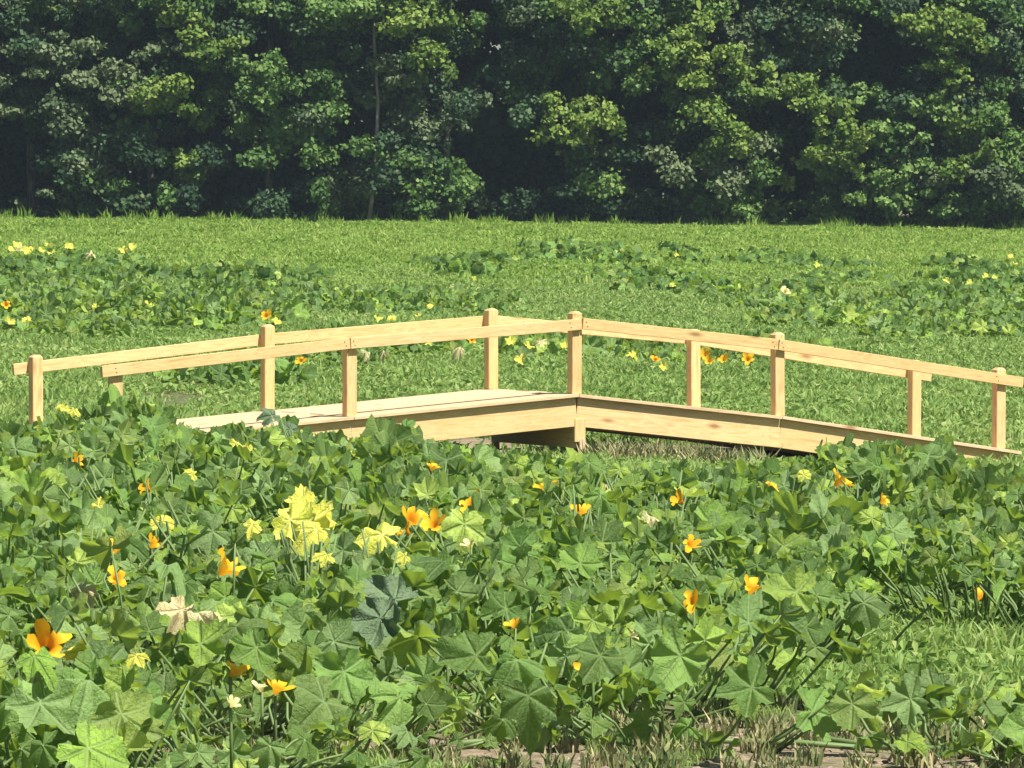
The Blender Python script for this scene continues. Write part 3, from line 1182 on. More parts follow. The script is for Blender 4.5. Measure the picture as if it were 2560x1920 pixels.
FOLM = {}
FOL = [foliage_mesh(100 + k, 0.90, 88, 0.27) for k in range(6)]
FOLS = [foliage_mesh(200 + k, 0.55, 30, 0.30) for k in range(4)]
far_objs = []
PATCH = [   # picture polygon boxes: x0, x1, y0, y1, count, zone
    (0, 330, 660, 720, 22, 'at the far left of the field'),
    (0, 300, 720, 860, 30, 'beyond the left rail end'),
    (300, 640, 690, 830, 34, 'above the left rail'),
    (560, 900, 700, 810, 30, 'beyond the second rear post'),
    (820, 1180, 755, 800, 16, 'behind the left rails near the crown'),
    (1080, 1250, 650, 700, 8, 'above the bridge crown'),
    (1090, 1500, 620, 665, 16, 'in the middle of the far field'),
    (1570, 1700, 615, 640, 5, 'close to the trees'),
    (1560, 1720, 665, 735, 10, 'up right of the bridge crown'),
    (1850, 2130, 640, 720, 14, 'in the right middle field'),
    (1820, 2010, 720, 770, 9, 'above the fourth posts'),
    (2340, 2560, 640, 720, 12, 'at the far right field edge'),
    (1980, 2300, 770, 860, 22, 'beyond the right rail'),
    (2250, 2560, 690, 850, 26, 'at the right edge behind the bridge'),
    (870, 1180, 850, 890, 10, 'under the rail left of the crown'),
    (1250, 1440, 850, 950, 7, 'between the middle posts'),
    (1460, 1720, 850, 930, 9, 'under the rail right of the crown'),
    (1740, 1950, 880, 935, 7, 'with yellow blossoms between the fourth posts'),
    (520, 640, 940, 975, 3, 'on bare soil under the left rail'),
    (760, 880, 900, 930, 3, 'under the rail by the second post'),
]
for (x0, x1, y0, y1, cnt, zone) in PATCH:
    rnd = random.Random(int(x0 + y0))
    for k in range(max(2, int(cnt * 0.46 + 0.5))):
        px, py = rnd.uniform(x0, x1), rnd.uniform(y0, y1)
        p = ground_at(px, py + 8)
        if p.y < 54:
            continue
        small = (x1 - x0) < 140 or rnd.random() < 0.5
        fm = rnd.choice(FOLS if small else FOL)
        if p.y < 98:
            o = link('pumpkin_plant', None)
            for M in FOLM[fm.name]:
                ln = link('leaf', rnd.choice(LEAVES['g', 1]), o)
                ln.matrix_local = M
        else:
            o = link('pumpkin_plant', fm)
        o.location = (p.x, p.y, (hs(p.x, p.y)) - 0.01)
        o.rotation_euler = (0, 0, rnd.uniform(-0.5, 0.5))
        s = rnd.uniform(0.8, 1.15)
        o.scale = (s, s, s * rnd.uniform(0.8, 1.05))
        tag(o, 'low leafy pumpkin plant ' + zone, 'plant', 'pumpkin plants ' + zone)
        far_objs.append(dict(root=o, x=p.x, y=p.y, g=o.location.z, zone=zone, px=px, py=py, box=(x0, x1, y0, y1)))


def add_far(px, py, size, what, h=0.36):
    p = canopy_point(px, py, h)
    rec = nearest(p, far_objs)
    R = rec['root']
    if what not in ('o', 'p'):
        size *= 0.6
    bpy.context.view_layer.update()
    rnd = random.Random(px * 3 + py)
    if what in ('o', 'p'):
        o = link('blossom', rnd.choice(BLOOMS if what == 'o' else BLOOMSP), R)
        o['label'] = 'orange blossom'
        nrm = Vector((rnd.uniform(-.3, .6), -1, 0.6)).normalized()
    else:
        o = link('leaf', rnd.choice(LEAVES[what, 1]), R)
        o['label'] = 'yellowed leaf' if what == 'y' else 'dried pale leaf'
        nrm = Vector((rnd.uniform(-.5, .6), -rnd.uniform(.3, 1), rnd.uniform(0.5, 1))).normalized()
    M = Matrix.Translation(p) @ nrm.to_track_quat('Z', 'Y').to_matrix().to_4x4() @ Matrix.Rotation(rnd.uniform(0, 6), 4, 'Z') @ Matrix.Diagonal((size, size, size, 1))
    o.matrix_local = R.matrix_world.inverted() @ M


bpy.context.view_layer.update()
for (px, py, s, w) in ((665, 793, .8, 'o'), (1765, 890, .8, 'o'), (1772, 906, .6, 'o'), (1811, 902, .7, 'o'), (1869, 902, .8, 'o'), (1178, 853, .6, 'o'),
                       (752, 905, .6, 'o'), (1637, 902, .6, 'o'), (15, 765, .7, 'o'), (1962, 732, 1.0, 'p'),
                       (1280, 858, .22, 'y'), (1350, 852, .22, 'd'), (1320, 865, .2, 'y'), (915, 880, .22, 'd'), (960, 878, .2, 'd'), (1150, 868, .2, 'd')):
    add_far(px, py, s, w)
rl = random.Random(5)
for k in range(13):      # pale leaves along the far left
    add_far(rl.uniform(20, 350), rl.uniform(600, 630) + 15 * rl.random(), rl.uniform(0.20, 0.34), rl.choice('yyyyd'), 0.3)
for k in range(24):      # yellowed leaves scattered through the far patches
    (x0, x1, y0, y1, cnt, zone) = rl.choice(PATCH[:18])
    add_far(rl.uniform(x0, x1), rl.uniform(y0, y1), rl.uniform(0.14, 0.22), 'y', 0.33)

for r in far_objs:
    x0, x1, y0, y1 = r['box']
    fx, fy = (r['px'] - x0) / (x1 - x0), (r['py'] - y0) / (y1 - y0)
    a_ = 'left' if fx < 0.3 else 'right' if fx > 0.7 else 'middle'
    b_ = 'far' if fy < 0.34 else 'near' if fy > 0.67 else 'central'
    r['root']['label'] = f'pumpkin plant, {b_} {a_} of patch ' + r['zone']
    r['root']['group'] = 'pumpkin plants ' + r['zone']

# labels of the near plants
def zone_of(r):
    px = 1280 + F * r['x'] / r['y']
    cols = [(0, 'at the left edge'), (180, 'under the first posts'), (420, 'before the second posts'), (640, 'under the second posts'), (900, 'left of centre'), (1120, 'under the crown'),
            (1380, 'under the middle post'), (1600, 'right of centre'), (1820, 'under the fourth post'), (2040, 'past the fourth post'), (2240, 'under the right ramp'),
            (2420, 'at the right edge')]
    c = [t for x, t in cols if px >= x]
    c = c[-1] if c else cols[0][1]
    rows = [(0, 'in the front row'), (23.2, 'behind the front row'), (24.6, 'near the front'), (27.0, 'in the near bed'), (29.5, 'before mid-bed'), (32.5, 'in mid-bed'),
            (36.0, 'beyond mid-bed'), (39.0, 'in the far bed'), (42.0, 'near the bridge'), (45.0, 'against the bridge')]
    q = [t for y, t in rows if r['y'] >= y][-1]
    return q, c


ORD = {2: ['left one', 'right one'], 3: ['left one', 'middle one', 'right one'],
       4: ['leftmost', 'second from left', 'second from right', 'rightmost'], 5: ['leftmost', 'second from left', 'middle one', 'second from right', 'rightmost'],
       6: ['leftmost', 'second from left', 'third from left', 'third from right', 'second from right', 'rightmost'],
       7: ['leftmost', 'second from left', 'third from left', 'middle one', 'third from right', 'second from right', 'rightmost']}


def part_same(lst, key, get, put):
    d = {}
    for r in lst:
        d.setdefault(get(r), []).append(r)
    for lab, q in d.items():
        if 1 < len(q) <= 7:
            q.sort(key=key)
            for r, w_ in zip(q, ORD[len(q)]):
                put(r, lab + ', ' + w_)


def _put_far(r, t):
    r['root']['label'] = t


def _put_near(r, t):
    r['lab'] = t


part_same(far_objs, lambda r: r['px'], lambda r: r['root']['label'], _put_far)
seen = {}
for r in plant_objs:
    q, c = zone_of(r)
    feat = []
    if r['bloom']:
        feat.append('one orange blossom' if r['bloom'] == 1 else 'orange blossoms')
    if r['yellow'] >= 3:
        feat.append('bright yellow leaves')
    elif r['yellow']:
        feat.append('a yellow leaf')
    if r['dried']:
        feat.append('a dried leaf')
    if r['pale']:
        feat.append('a pale bud')
    head = 'pumpkin plant with ' + ' and '.join(feat[:1]) if feat else 'leafy green pumpkin plant'
    r['lab'] = f'{head} {q} {c}'
part_same(plant_objs, lambda r: r['x'] / r['y'], lambda r: r['lab'], _put_near)
for r in plant_objs:
    seen.setdefault(r['lab'], []).append(r)
for lab, lst in seen.items():
    for r in lst:
        tag(r['root'], lab, 'plant', 'pumpkin plants of the near bed')


# ------------------------------------------------------------------ grass and weeds (instanced tufts)
def blades(n, rad, hmin, hmax, wid, lean, seed, mat, tmean=0.5, seg=2, broad=False):
    r = np.random.default_rng(seed)
    V, Fc, T = [], [], []
    for i in range(n):
        a = r.uniform(0, 6.283)
        d = rad * math.sqrt(r.uniform())
        bx, by = d * math.cos(a), d * math.sin(a)
        h = r.uniform(hmin, hmax)
        la = r.uniform(0, 6.283)
        le = lean * r.uniform(0.2, 1.0) * h
        w = wid * r.uniform(0.6, 1.3)
        pa = r.uniform(0, 3.1416)
        wx, wy = math.cos(pa) * w, math.sin(pa) * w
        o = len(V)
        mx, my = bx + math.cos(la) * le * 0.35, by + math.sin(la) * le * 0.35
        ex, ey = bx + math.cos(la) * le, by + math.sin(la) * le
        if broad:
            V += [(bx, by, h * .3), (mx - wx, my - wy, h * 0.8), (mx + wx, my + wy, h * 0.8), (ex, ey, h * r.uniform(0.7, 1.1))]
            Fc += [(0 + o, 2 + o, 3 + o, 1 + o)]
            T += [tmean + r.normal() * 0.22]
        else:
            V += [(bx - wx * .7, by - wy * .7, -0.01), (bx + wx * .7, by + wy * .7, -0.01), (mx - wx, my - wy, h * 0.6), (mx + wx, my + wy, h * 0.6), (ex, ey, h)]
            Fc += [(0 + o, 1 + o, 3 + o, 2 + o), (2 + o, 3 + o, 4 + o)]
            t = tmean + r.normal() * 0.22
            T += [t, t]
    me = mesh_py('tuft', V, Fc, mat)
    at_ = me.attributes.new('tint', 'FLOAT', 'FACE')
    at_.data.foreach_set('value', np.clip(T, 0, 1).astype(np.float32))
    return me


def merge_mesh(name, ms):
    bm = bmesh.new()
    for m_ in ms:
        bm.from_mesh(m_)
    me = bpy.data.meshes.new(name)
    bm.to_mesh(me)
    bm.free()
    for m_ in ms:
        for mt in m_.materials:
            if mt and mt.name not in [x.name for x in me.materials]:
                me.materials.append(mt)
    return me


def tuft_collection(name, meshes):
    c = bpy.data.collections.new(name)
    for me in meshes:
        o = bpy.data.objects.new('tuft', me)
        c.objects.link(o)
    return c


def scatter(name, label, P, scl, coll, seed):
    """one geometry-nodes object: points P get a random tuft of the collection"""
    me = bpy.data.meshes.new(name)
    me.vertices.add(len(P))
    me.vertices.foreach_set('co', P.reshape(-1).astype(np.float32))
    a = me.attributes.new('scl', 'FLOAT', 'POINT')
    a.data.foreach_set('value', scl.astype(np.float32))
    r = np.random.default_rng(seed)
    rot = np.stack([r.normal(0, .06, len(P)), r.normal(0, .06, len(P)), r.uniform(0, 6.28, len(P))], -1)
    b = me.attributes.new('rot', 'FLOAT_VECTOR', 'POINT')
    b.data.foreach_set('vector', rot.reshape(-1).astype(np.float32))
    o = link(name, me)
    ng = bpy.data.node_groups.new(name, 'GeometryNodeTree')
    ng.interface.new_socket('Geometry', in_out='INPUT', socket_type='NodeSocketGeometry')
    ng.interface.new_socket('Geometry', in_out='OUTPUT', socket_type='NodeSocketGeometry')
    gi = ng.nodes.new('NodeGroupInput')
    go = ng.nodes.new('NodeGroupOutput')
    ip = ng.nodes.new('GeometryNodeInstanceOnPoints')
    ci = ng.nodes.new('GeometryNodeCollectionInfo')
    ci.inputs['Collection'].default_value = coll
    ci.inputs['Separate Children'].default_value = True
    ci.inputs['Reset Children'].default_value = True
    na = ng.nodes.new('GeometryNodeInputNamedAttribute')
    na.data_type = 'FLOAT'
    na.inputs['Name'].default_value = 'scl'
    nr = ng.nodes.new('GeometryNodeInputNamedAttribute')
    nr.data_type = 'FLOAT_VECTOR'
    nr.inputs['Name'].default_value = 'rot'
    ng.links.new(gi.outputs[0], ip.inputs['Points'])
    ng.links.new(ci.outputs[0], ip.inputs['Instance'])
    ip.inputs['Pick Instance'].default_value = True
    ng.links.new(nr.outputs['Attribute'], ip.inputs['Rotation'])
    ng.links.new(na.outputs['Attribute'], ip.inputs['Scale'])
    ng.links.new(ip.outputs[0], go.inputs[0])
    md = o.modifiers.new('scatter', 'NODES')
    md.node_group = ng
    tag(o, label, 'grass' if 'grass' in name else 'weeds', kind='stuff')
    return o


g_short = tuft_collection('short_tufts', [blades(200, 0.32, 0.03, 0.11, 0.006, 0.9, s, M_GRASS, 0.5) for s in (1, 2, 3, 4)] +
                          [blades(120, 0.30, 0.04, 0.10, 0.018, 1.1, s, M_GRASS, 0.45, broad=True) for s in (5, 6, 7)])
g_far = tuft_collection('field_tufts', [blades(330, 0.55, 0.04, 0.11, 0.011, 0.9, s, M_GRASS, 0.5) for s in (11, 12, 13)] +
                        [blades(260, 0.5, 0.04, 0.10, 0.022, 1.1, s, M_GRASS, 0.5, broad=True) for s in (15, 16, 17)])
g_lush = tuft_collection('lush_tufts', [blades(330, 0.6, 0.06, 0.15, 0.014, 0.8, s, M_LUSH, 0.5) for s in (21, 22)] +
                         [blades(300, 0.6, 0.06, 0.14, 0.026, 1.0, s, M_LUSH, 0.45, broad=True) for s in (23, 24)])
g_dry = tuft_collection('dry_tufts', [blades(34, 0.16, 0.10, 0.30, 0.016, 0.7, s, M_DRY, 0.45) for s in (31, 32, 33, 34)])


def field_points(y0, y1, dens, r, margin=1.2, keep=None):
    area_n = int(dens * 0.0826 * (y1 * y1 - y0 * y0) + dens * 2 * margin * (y1 - y0))
    y = np.sqrt(r.uniform(y0 * y0, y1 * y1, area_n))
    x = r.uniform(-1, 1, area_n) * (0.0826 * y + margin)
    k = r.uniform(0, 1, area_n) > soil_mask(x, y) * 0.98
    if keep is not None:
        k &= keep(x, y, r)
    x, y = x[k], y[k]
    return np.stack([x, y, hgt(x, y)], -1)


def off_bridge(x, y, r=None):
    dx, dy = x - C0.x, y - C0.y
    s_ = dx * U.x + dy * U.y
    w_ = dx * W.x + dy * W.y
    return ~((s_ > ends[0] - 0.25) & (s_ < ends[4] + 0.2) & (w_ > -0.42) & (w_ < width + 0.45))


r1 = np.random.default_rng(3)
P = field_points(20.5, 54, 7, r1, 0.8, lambda x, y, r: off_bridge(x, y) & ((y > 25.5) | (r.uniform(0, 1, len(y)) < 0.55)))
scatter('short_grass', 'short weedy grass between the near pumpkin plants and along the bare soil', P, r1.uniform(0.6, 1.25, len(P)) * np.where(P[:, 1] < 25.5, 0.6, 1.0), g_short, 1)
P = field_points(52, 118, 6.0, r1, 1.0, lambda x, y, r: off_bridge(x, y) & (r.uniform(0, 1, len(y)) > smooth(100, 125, y)))
scatter('field_grass', 'rough green grass and weeds of the field behind the bridge', P, r1.uniform(0.7, 1.2, len(P)), g_far, 2)
P = field_points(98, 151.5, 4.5, r1, 2.0, lambda x, y, r: r.uniform(0, 1, len(y)) < smooth(95, 122, y))
scatter('meadow_grass', 'bright green taller grass along the foot of the trees', P, r1.uniform(0.7, 1.15, len(P)), g_lush, 3)
n = 170
px = r1.uniform(1465, 1900, n)
yy = r1.uniform(48.3, 50.2, n)
xx = (px - 1280) / F * yy
lim = (xx - C0.x) * W.x + (yy - C0.y) * W.y < -0.02
xx, yy = xx[lim], yy[lim]
P = np.stack([xx, yy, hgt(xx, yy)], -1)
scatter('dry_weeds', 'tan and dark green weed stalks under the right ramp of the bridge', P, r1.uniform(0.35, 0.80, len(P)), g_dry, 4)
# clods on the bare soil
cl = []
for k in range(6):
    bm = bmesh.new()
    bmesh.ops.create_icosphere(bm, subdivisions=2, radius=1.0)
    rr_ = random.Random(k)
    for v in bm.verts:
        v.co *= rr_.uniform(0.7, 1.15)
        v.co.z *= 0.6
    me = bpy.data.meshes.new('clod')
    bm.to_mesh(me)
    bm.free()
    me.materials.append(GM_SOIL)
    cl.append(me)
g_clod = tuft_collection('clods', cl)
n = 5200
yy = np.sqrt(r1.uniform(20.5 ** 2, 26.5 ** 2, n))
xx = r1.uniform(-1, 1, n) * 0.088 * yy
kp = r1.uniform(0, 1, n) < soil_mask(xx, yy) * 1.3
xx, yy = xx[kp], yy[kp]
P = np.stack([xx, yy, hgt(xx, yy)], -1)
scatter('soil_clods', 'small crumbly clods on the bare soil in the foreground', P, 0.006 + 0.022 * r1.uniform(0, 1, len(P)) ** 3, g_clod, 9)
# sparse dry wisps over the bare soil patches
n = 260
yy = np.sqrt(r1.uniform(21.5 ** 2, 25.5 ** 2, n))
xx = r1.uniform(-1, 1, n) * 0.085 * yy
P = np.stack([xx, yy, hgt(xx, yy)], -1)
scatter('soil_weeds', 'thin dry weeds on the bare soil in the foreground', P, r1.uniform(0.18, 0.42, len(P)), g_dry, 5)

# ------------------------------------------------------------------ trees
LEAFSHAPE = np.array([(0.0, -0.5), (0.34, -0.22), (0.46, 0.12), (0.0, 0.62), (-0.42, 0.16), (-0.36, -0.2)])


def cloud(cen, rad, n, size, r, face_out=0.6, shell=0.55, tint=0.5, tvar=0.16):
    """n leaves through an ellipsoid, denser at its outside"""
    d = r.normal(size=(n, 3))
    d /= np.linalg.norm(d, axis=1, keepdims=True)
    rr = 1 - (r.uniform(0, 1, n) ** 1.6) * shell
    lump = 1 + 0.5 * (r.uniform(0, 1, n) ** 5) + 0.24 * np.sin(d[:, 0] * 5 + cen[0]) * np.sin(d[:, 2] * 6 + cen[2]) + 0.14 * np.sin(d[:, 1] * 9 + d[:, 0] * 8)
    P = np.asarray(cen) + d * np.asarray(rad) * (rr * lump)[:, None]
    nr = d * face_out + r.normal(size=(n, 3)) * 0.55 + np.array([0.1, -0.15, 0.35])
    nr /= np.linalg.norm(nr, axis=1, keepdims=True)
    ref = r.normal(size=(n, 3))
    t = np.cross(nr, ref)
    t /= np.linalg.norm(t, axis=1, keepdims=True)
    b = np.cross(nr, t)
    s = size * r.uniform(0.6, 1.3, n)
    V = P[:, None, :] + t[:, None, :] * (LEAFSHAPE[None, :, 0, None] * s[:, None, None]) + b[:, None, :] * (LEAFSHAPE[None, :, 1, None] * s[:, None, None])
    V += nr[:, None, :] * (np.array([0.0, -.12, -.16, 0.0, -.16, -.12])[None, :, None] * s[:, None, None])
    T = np.clip(tint + r.normal(0, tvar, n), 0, 1)
    return V, T


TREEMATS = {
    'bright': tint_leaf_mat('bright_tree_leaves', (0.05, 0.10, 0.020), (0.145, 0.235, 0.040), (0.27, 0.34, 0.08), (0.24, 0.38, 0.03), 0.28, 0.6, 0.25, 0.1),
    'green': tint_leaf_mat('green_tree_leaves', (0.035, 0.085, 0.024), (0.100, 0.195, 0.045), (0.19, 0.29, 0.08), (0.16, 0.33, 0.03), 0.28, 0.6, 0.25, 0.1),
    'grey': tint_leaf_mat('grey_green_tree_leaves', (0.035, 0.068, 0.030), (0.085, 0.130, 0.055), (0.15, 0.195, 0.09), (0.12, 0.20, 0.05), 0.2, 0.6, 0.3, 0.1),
    'dark': tint_leaf_mat('shade_toned_tree_leaves', (0.014, 0.040, 0.020), (0.038, 0.082, 0.034), (0.07, 0.13, 0.05), (0.06, 0.15, 0.03), 0.2, 0.6, 0.25, 0.1),  # shade of the inner wood is put into this darker leaf colour
}
YT = 151.0
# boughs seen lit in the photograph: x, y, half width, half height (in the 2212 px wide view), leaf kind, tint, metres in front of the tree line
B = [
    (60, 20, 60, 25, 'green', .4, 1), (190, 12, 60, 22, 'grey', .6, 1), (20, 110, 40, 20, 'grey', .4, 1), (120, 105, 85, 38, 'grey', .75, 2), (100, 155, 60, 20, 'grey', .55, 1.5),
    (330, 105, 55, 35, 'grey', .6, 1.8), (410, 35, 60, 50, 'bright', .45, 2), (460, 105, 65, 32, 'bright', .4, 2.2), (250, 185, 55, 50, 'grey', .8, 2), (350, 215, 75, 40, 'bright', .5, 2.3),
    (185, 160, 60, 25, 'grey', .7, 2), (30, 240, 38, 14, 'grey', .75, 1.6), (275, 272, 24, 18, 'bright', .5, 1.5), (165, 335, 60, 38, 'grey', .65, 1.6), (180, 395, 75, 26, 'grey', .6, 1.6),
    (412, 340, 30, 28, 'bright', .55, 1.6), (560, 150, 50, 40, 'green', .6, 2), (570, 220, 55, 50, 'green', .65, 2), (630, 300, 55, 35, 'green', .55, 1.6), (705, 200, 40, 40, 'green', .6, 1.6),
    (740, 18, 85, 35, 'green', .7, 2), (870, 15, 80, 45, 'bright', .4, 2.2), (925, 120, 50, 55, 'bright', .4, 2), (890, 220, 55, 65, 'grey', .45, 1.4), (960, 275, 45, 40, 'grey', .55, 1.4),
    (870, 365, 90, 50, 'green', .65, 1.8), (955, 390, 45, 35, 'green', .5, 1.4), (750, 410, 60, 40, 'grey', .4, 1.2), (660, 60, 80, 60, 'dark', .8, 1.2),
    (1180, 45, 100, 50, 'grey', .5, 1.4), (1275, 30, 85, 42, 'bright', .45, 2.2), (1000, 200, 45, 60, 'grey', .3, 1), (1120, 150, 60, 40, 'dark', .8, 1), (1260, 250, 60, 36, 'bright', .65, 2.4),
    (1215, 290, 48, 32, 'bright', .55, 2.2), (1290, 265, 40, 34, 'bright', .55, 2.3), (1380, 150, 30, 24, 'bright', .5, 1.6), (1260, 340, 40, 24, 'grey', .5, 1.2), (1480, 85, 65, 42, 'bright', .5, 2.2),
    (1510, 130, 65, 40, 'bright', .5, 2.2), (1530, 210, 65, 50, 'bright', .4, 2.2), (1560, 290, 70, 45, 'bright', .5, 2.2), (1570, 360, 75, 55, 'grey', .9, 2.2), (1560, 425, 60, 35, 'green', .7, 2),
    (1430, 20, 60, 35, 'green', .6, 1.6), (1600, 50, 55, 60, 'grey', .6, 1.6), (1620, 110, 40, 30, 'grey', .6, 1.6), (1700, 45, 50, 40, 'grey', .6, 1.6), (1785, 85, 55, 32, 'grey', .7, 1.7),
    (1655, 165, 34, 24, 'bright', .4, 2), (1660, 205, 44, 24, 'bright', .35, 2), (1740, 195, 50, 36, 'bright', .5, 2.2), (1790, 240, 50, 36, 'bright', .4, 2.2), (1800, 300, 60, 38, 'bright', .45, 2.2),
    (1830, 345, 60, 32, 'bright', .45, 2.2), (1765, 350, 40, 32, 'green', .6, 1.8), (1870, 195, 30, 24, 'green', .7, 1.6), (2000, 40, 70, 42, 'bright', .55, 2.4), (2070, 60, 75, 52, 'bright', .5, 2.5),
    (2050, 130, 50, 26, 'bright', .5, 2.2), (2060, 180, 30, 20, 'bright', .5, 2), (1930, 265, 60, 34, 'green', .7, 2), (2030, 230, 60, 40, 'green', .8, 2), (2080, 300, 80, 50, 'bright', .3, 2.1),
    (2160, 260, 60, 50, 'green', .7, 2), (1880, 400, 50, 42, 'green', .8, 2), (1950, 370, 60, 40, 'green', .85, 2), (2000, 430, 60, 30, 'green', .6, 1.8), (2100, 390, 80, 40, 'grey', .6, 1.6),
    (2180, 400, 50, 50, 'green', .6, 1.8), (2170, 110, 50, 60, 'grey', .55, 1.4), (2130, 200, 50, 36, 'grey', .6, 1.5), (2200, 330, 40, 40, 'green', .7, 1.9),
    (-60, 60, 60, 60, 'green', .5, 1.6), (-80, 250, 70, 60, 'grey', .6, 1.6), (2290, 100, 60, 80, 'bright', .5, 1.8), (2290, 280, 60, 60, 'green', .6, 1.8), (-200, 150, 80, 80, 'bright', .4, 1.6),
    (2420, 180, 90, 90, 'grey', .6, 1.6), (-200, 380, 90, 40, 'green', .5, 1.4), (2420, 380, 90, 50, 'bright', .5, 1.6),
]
TREES = [   # trunk x in the 2212 view, label
    (-190, 'broad green tree just outside the left edge of the picture'),
    (70, 'grey-green tree at the left edge of the tree line'),
    (330, 'tree with sunlit yellow-green boughs left of centre, second in the tree line'),
    (590, 'green tree with ragged hanging boughs above the left half of the bridge'),
    (800, 'tree with a thin pale forked trunk left of the centre'),
    (965, 'tree with a tall thin pale trunk rising to the top of the picture'),
    (1270, 'dark tree with one bright yellow-green bough near the centre of the tree line'),
    (1540, 'leafy sunlit tree hanging down to the grass right of centre'),
    (1790, 'tree with stepped sunlit boughs beside a deep dark gap'),
    (2050, 'bright tree filling the upper right of the tree line'),
    (2260, 'bushy green tree at the right edge of the picture'),
    (2430, 'grey-green tree just outside the right edge of the picture'),
]
HAZE = 0.00024
K = 2560 / 2212.0
GAPS = [(1100, 330, 110, 110), (1400, 390, 70, 90), (1705, 390, 50, 110), (1900, 130, 70, 80), (500, 410, 90, 70), (40, 340, 60, 50), (50, 425, 90, 30), (1380, 230, 60, 60),
        (620, 100, 50, 50), (760, 280, 40, 70), (1080, 160, 60, 60), (1860, 440, 60, 30), (230, 120, 30, 60)]
tree_b = {i: [] for i in range(len(TREES))}
for b in B:
    i = min(range(len(TREES)), key=lambda j: abs(TREES[j][0] - b[0]))
    tree_b[i].append(b)
for i, (tx, lab) in enumerate(TREES):
    r = np.random.default_rng(500 + i)
    Yt = YT + 2.0 + r.uniform(-0.4, 0.8)
    X0 = (tx * K - 1280) / F * Yt
    g = (hs(X0, Yt))
    root = link('deciduous_tree', None)
    root.location = (X0, Yt, g)
    tag(root, lab, 'tree', 'trees along the back of the field')
    org = np.array([X0, Yt, g])
    # trunk and limbs
    H = r.uniform(10.5, 12.5)
    pale = i in (4, 5)
    tr = 0.055 if pale else 0.11
    pts = [(0, -2.2 if pale else 0, -0.2)]
    lx = 0
    for k in range(1, 7):
        lx += r.normal(0, 0.12)
        pts.append((lx, r.normal(0, 0.1) - (2.2 if pale else 0), H * 0.85 * k / 6))
    parts = [tube(pts, [tr * (1 - 0.12 * k) for k in range(7)], 8)]
    link('trunk', mesh_py('trunk', *parts[0], M_BARKP if pale else M_BARK, True), root)
    limbs = []
    groups = {}
    for (bx, by, rx, ry, kind, tint, fr) in tree_b[i]:
        c = at(bx * K, by * K, YT - fr + 1.0)
        m_ = K * (YT - fr) / F
        Rx, Rz = rx * m_, ry * m_
        groups.setdefault(kind, [])
        # a bough is several overlapping smaller sprays
        for q in range(10):
            cc = np.array([c.x + r.normal(0, .55) * Rx, c.y + r.normal(0, .4) * min(Rx, .9), c.z + r.normal(0, .52) * Rz])
            f_ = r.uniform(0.22, 0.50)
            rad = np.array([Rx * f_ * 1.1, max(0.22, 0.5 * (Rx + Rz) * f_), Rz * f_ * 1.05])
            area = 4 * math.pi * ((rad[0] * rad[1] + rad[0] * rad[2] + rad[1] * rad[2]) / 3)
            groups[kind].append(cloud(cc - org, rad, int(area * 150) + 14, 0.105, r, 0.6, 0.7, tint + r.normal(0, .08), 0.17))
        base = Vector((lx * .5, 0, max(0.6, c.z - g - 0.8 + r.uniform(-.5, .2))))
        tgt = Vector((c.x - X0, c.y - Yt, c.z - g))
        mid = base.lerp(tgt, 0.5) + Vector((0, 0, 0.15))
        limbs.append(tube([base, mid, tgt], [0.05, 0.035, 0.012], 5))
    if limbs:
        link('limbs', mesh_py('limbs', *join_geo(limbs), M_BARK, True), root)
    # dimmer foliage that fills the tree between its boughs, leaving the deep gaps open
    xl = (TREES[i - 1][0] + tx) / 2 if i else tx - 130
    xr = (TREES[i + 1][0] + tx) / 2 if i < len(TREES) - 1 else tx + 130
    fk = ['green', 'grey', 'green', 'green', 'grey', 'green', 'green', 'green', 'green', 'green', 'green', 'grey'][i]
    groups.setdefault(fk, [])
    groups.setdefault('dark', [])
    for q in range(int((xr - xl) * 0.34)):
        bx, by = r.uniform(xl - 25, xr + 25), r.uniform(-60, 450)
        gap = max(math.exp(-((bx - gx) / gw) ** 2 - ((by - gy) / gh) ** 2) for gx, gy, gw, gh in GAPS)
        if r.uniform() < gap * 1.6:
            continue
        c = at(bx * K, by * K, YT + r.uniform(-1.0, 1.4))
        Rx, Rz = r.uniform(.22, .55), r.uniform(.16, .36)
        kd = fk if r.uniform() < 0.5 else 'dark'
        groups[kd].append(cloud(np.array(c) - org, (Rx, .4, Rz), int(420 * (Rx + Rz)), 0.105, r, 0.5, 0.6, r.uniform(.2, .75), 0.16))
    # upper crown, above the picture
    kind = ['green', 'bright', 'grey'][i % 3]
    groups.setdefault(kind, [])
    for q in range(15):
        z_ = r.uniform(5.6, H)
        sp = 2.1 * (1 - 0.45 * (z_ - 5.6) / 6.5)
        cc = np.array([r.normal(0, .75) * sp * .8, r.uniform(-1.9, 1.2) - 0.3, z_])
        rad = np.array([r.uniform(.8, 1.3), r.uniform(.8, 1.2), r.uniform(.5, .9)])
        groups[kind].append(cloud(cc, rad, 260, 0.30, r, 0.5, 0.7, 0.5, 0.15))
    for kd, lst in groups.items():
        V = np.concatenate([v for v, t in lst])
        T = np.concatenate([t for v, t in lst])
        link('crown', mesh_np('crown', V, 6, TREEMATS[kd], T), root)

BEHIND = ['outside the left edge, behind the front trees', 'behind the leftmost grey-green boughs', 'behind the gap left of the yellow-green boughs', 'behind the second tree of the line',
          'behind the gap right of the yellow-green boughs', 'behind the ragged green tree', 'behind the pale forked trunk', 'behind the tall thin pale trunk', 'in the central dark gap',
          'behind the bright central bough', 'behind the sunlit tree hanging to the grass', 'behind the stepped boughs and the deep gap', 'behind the bright upper right tree']
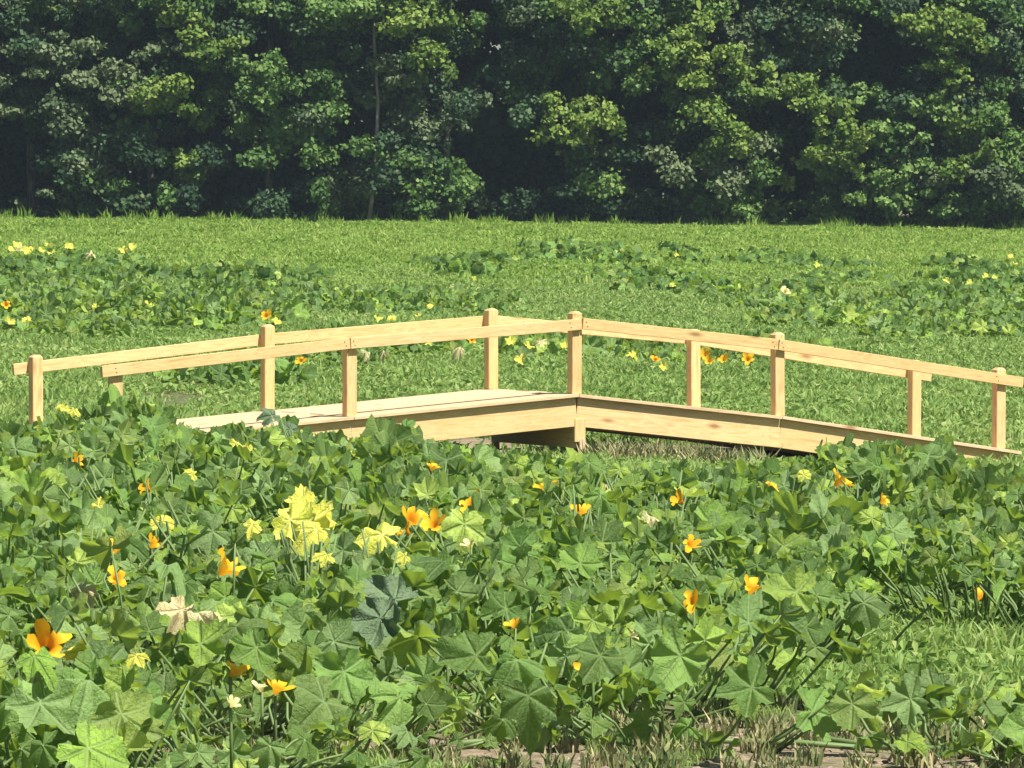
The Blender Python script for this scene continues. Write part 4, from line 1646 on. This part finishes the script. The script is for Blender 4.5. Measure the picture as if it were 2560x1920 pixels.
# trees of the second row: dim foliage between and behind the lit boughs
for i in range(13):
    r = np.random.default_rng(900 + i)
    X0 = -17.5 + i * 2.9 + r.uniform(-.6, .6)
    Yt = YT + 4.8 + r.uniform(-.6, 1.4)
    g = (hs(X0, Yt))
    root = link('deciduous_tree', None)
    root.location = (X0, Yt, g)
    tag(root, 'dim shaded tree ' + BEHIND[i], 'tree', 'shaded trees of the second row')
    tk = tube([(0, 0, -.2), (r.normal(0, .1), 0, 3), (r.normal(0, .3), 0, 7), (r.normal(0, .4), 0, 10)], [.2, .17, .12, .07], 8)
    link('trunk', mesh_py('trunk', *tk, M_BARK, True), root)
    lst = []
    for q in range(34):
        z_ = r.uniform(0.5, 6.2)
        cc = np.array([r.uniform(-2.0, 2.0), r.uniform(-1.8, 1.2), z_])
        rad = np.array([r.uniform(.5, 1.1), r.uniform(.5, .9), r.uniform(.3, .65)])
        lst.append(cloud(cc, rad, 330, 0.19, r, 0.5, 0.6, r.uniform(.3, .8), 0.16))
    for q in range(18):
        z_ = r.uniform(6.2, 12.5)
        cc = np.array([r.uniform(-2.0, 2.0), r.uniform(-1.8, 1.8), z_])
        rad = np.array([r.uniform(1, 1.5), r.uniform(.9, 1.4), r.uniform(.6, 1.0)])
        lst.append(cloud(cc, rad, 230, 0.34, r, 0.5, 0.7, .5, 0.12))
    V = np.concatenate([v for v, t in lst])
    T = np.concatenate([t for v, t in lst])
    link('crown', mesh_np('crown', V, 6, TREEMATS['dark'], T), root)

# woodland deeper in, one mass
r = np.random.default_rng(77)
lst = []
for q in range(700):
    cc = np.array([r.uniform(-25, 25), r.uniform(YT + 8, YT + 14), 1.6 + r.uniform(0, 12.5)])
    lst.append(cloud(cc, (1.7, 1.3, 1.2), 110, 0.5, r, 0.5, 0.8, .4, 0.15))
V = np.concatenate([v for v, t in lst])
T = np.concatenate([t for v, t in lst])
tag(link('woodland', mesh_np('woodland', V, 6, TREEMATS['dark'], T)), 'dark mass of woodland foliage behind the tree line', 'woodland', kind='stuff')

# low shrubs and tall weeds at the foot of the trees
SH = [(60, 'grey', 22), (190, 'grey', 30), (430, 'dark', 26), (560, 'dark', 26), (740, 'grey', 40), (880, 'green', 34), (960, 'grey', 26), (1090, 'dark', 34), (1220, 'dark', 40),
      (1390, 'dark', 40), (1490, 'grey', 34), (1600, 'bright', 56), (1660, 'green', 36), (1790, 'green', 22), (1900, 'bright', 46), (2010, 'bright', 34), (2120, 'green', 50), (2200, 'bright', 48)]
pos_txt = ['at the far left', 'left, under the grey boughs', 'below the bright left bough', 'under the ragged green tree', 'by the pale forked trunk', 'in front of the thin pale trunk',
           'beside the tall thin trunk', 'at the left of the central dark gap', 'in the central dark gap', 'right of the central bough', 'left of the hanging sunlit tree',
           'under the hanging sunlit tree', 'right of the hanging sunlit tree', 'in the deep dark gap', 'under the stepped boughs', 'below the bright upper right tree',
           'right, beside the bushy tree', 'at the far right']
for k, (sx, kd, hh) in enumerate(SH):
    r = np.random.default_rng(1200 + k)
    Ys = YT + 0.6 + r.uniform(-.3, .4)
    X0 = (sx * K - 1280) / F * Ys
    g = (hs(X0, Ys))
    m_ = K * Ys / F
    lst = []
    for q in range(13):
        cc = np.array([r.normal(0, .45), r.normal(0, .25) - 0.3, r.uniform(0.05, 1) ** 1.5 * hh * m_ * 1.9])
        lst.append(cloud(cc, (r.uniform(.15, .38), .25, r.uniform(.10, .24)), 110, 0.10, r, 0.5, 0.7, r.uniform(.3, .7), 0.2))
    V = np.concatenate([v for v, t in lst])
    T = np.concatenate([t for v, t in lst])
    o = link('shrub', mesh_np('shrub', V, 6, TREEMATS[kd], T))
    o.location = (X0, Ys, g)
    tag(o, {'grey': 'greyish low shrub ', 'dark': 'dark low shrub ', 'green': 'green low shrub ', 'bright': 'bright green low shrub '}[kd] + pos_txt[k], 'shrub', 'shrubs at the foot of the trees')

n = 330
r = np.random.default_rng(44)
xx = r.uniform(-13.5, 13.5, n)
yy = YT - 0.9 + r.uniform(-.6, .8, n)
P = np.stack([xx, yy, hgt(xx, yy)], -1)
g_weed = tuft_collection('tall_weeds', [blades(26, 0.22, 0.18, 0.50, 0.020, 0.45, s, M_LUSH, 0.25) for s in (41, 42, 43, 44)])
scatter('tall_weeds', 'uneven tall weeds at the foot of the trees', P, 0.2 + 0.75 * r.uniform(0, 1, n) ** 2, g_weed, 6)

# ------------------------------------------------------------------ summer haze
bm = bmesh.new()
bmesh.ops.create_cube(bm, size=1.0)
for v in bm.verts:
    v.co.x *= 120
    v.co.y = 80 + v.co.y * 190
    v.co.z = -3.0 + (v.co.z + 0.5) * 22.0
me = bpy.data.meshes.new('haze')
bm.to_mesh(me)
bm.free()
m = bpy.data.materials.new('haze_air')
m.use_nodes = True
nt = m.node_tree
nt.nodes.clear()
mo = nt.nodes.new('ShaderNodeOutputMaterial')
pv = nt.nodes.new('ShaderNodeVolumePrincipled')
pv.inputs['Color'].default_value = (0.66, 0.86, 1.0, 1)
pv.inputs['Density'].default_value = HAZE
pv.inputs['Anisotropy'].default_value = 0.1
nt.links.new(pv.outputs[0], mo.inputs['Volume'])
me.materials.append(m)
tag(link('haze', me), 'thin summer haze over the field', kind='stuff')
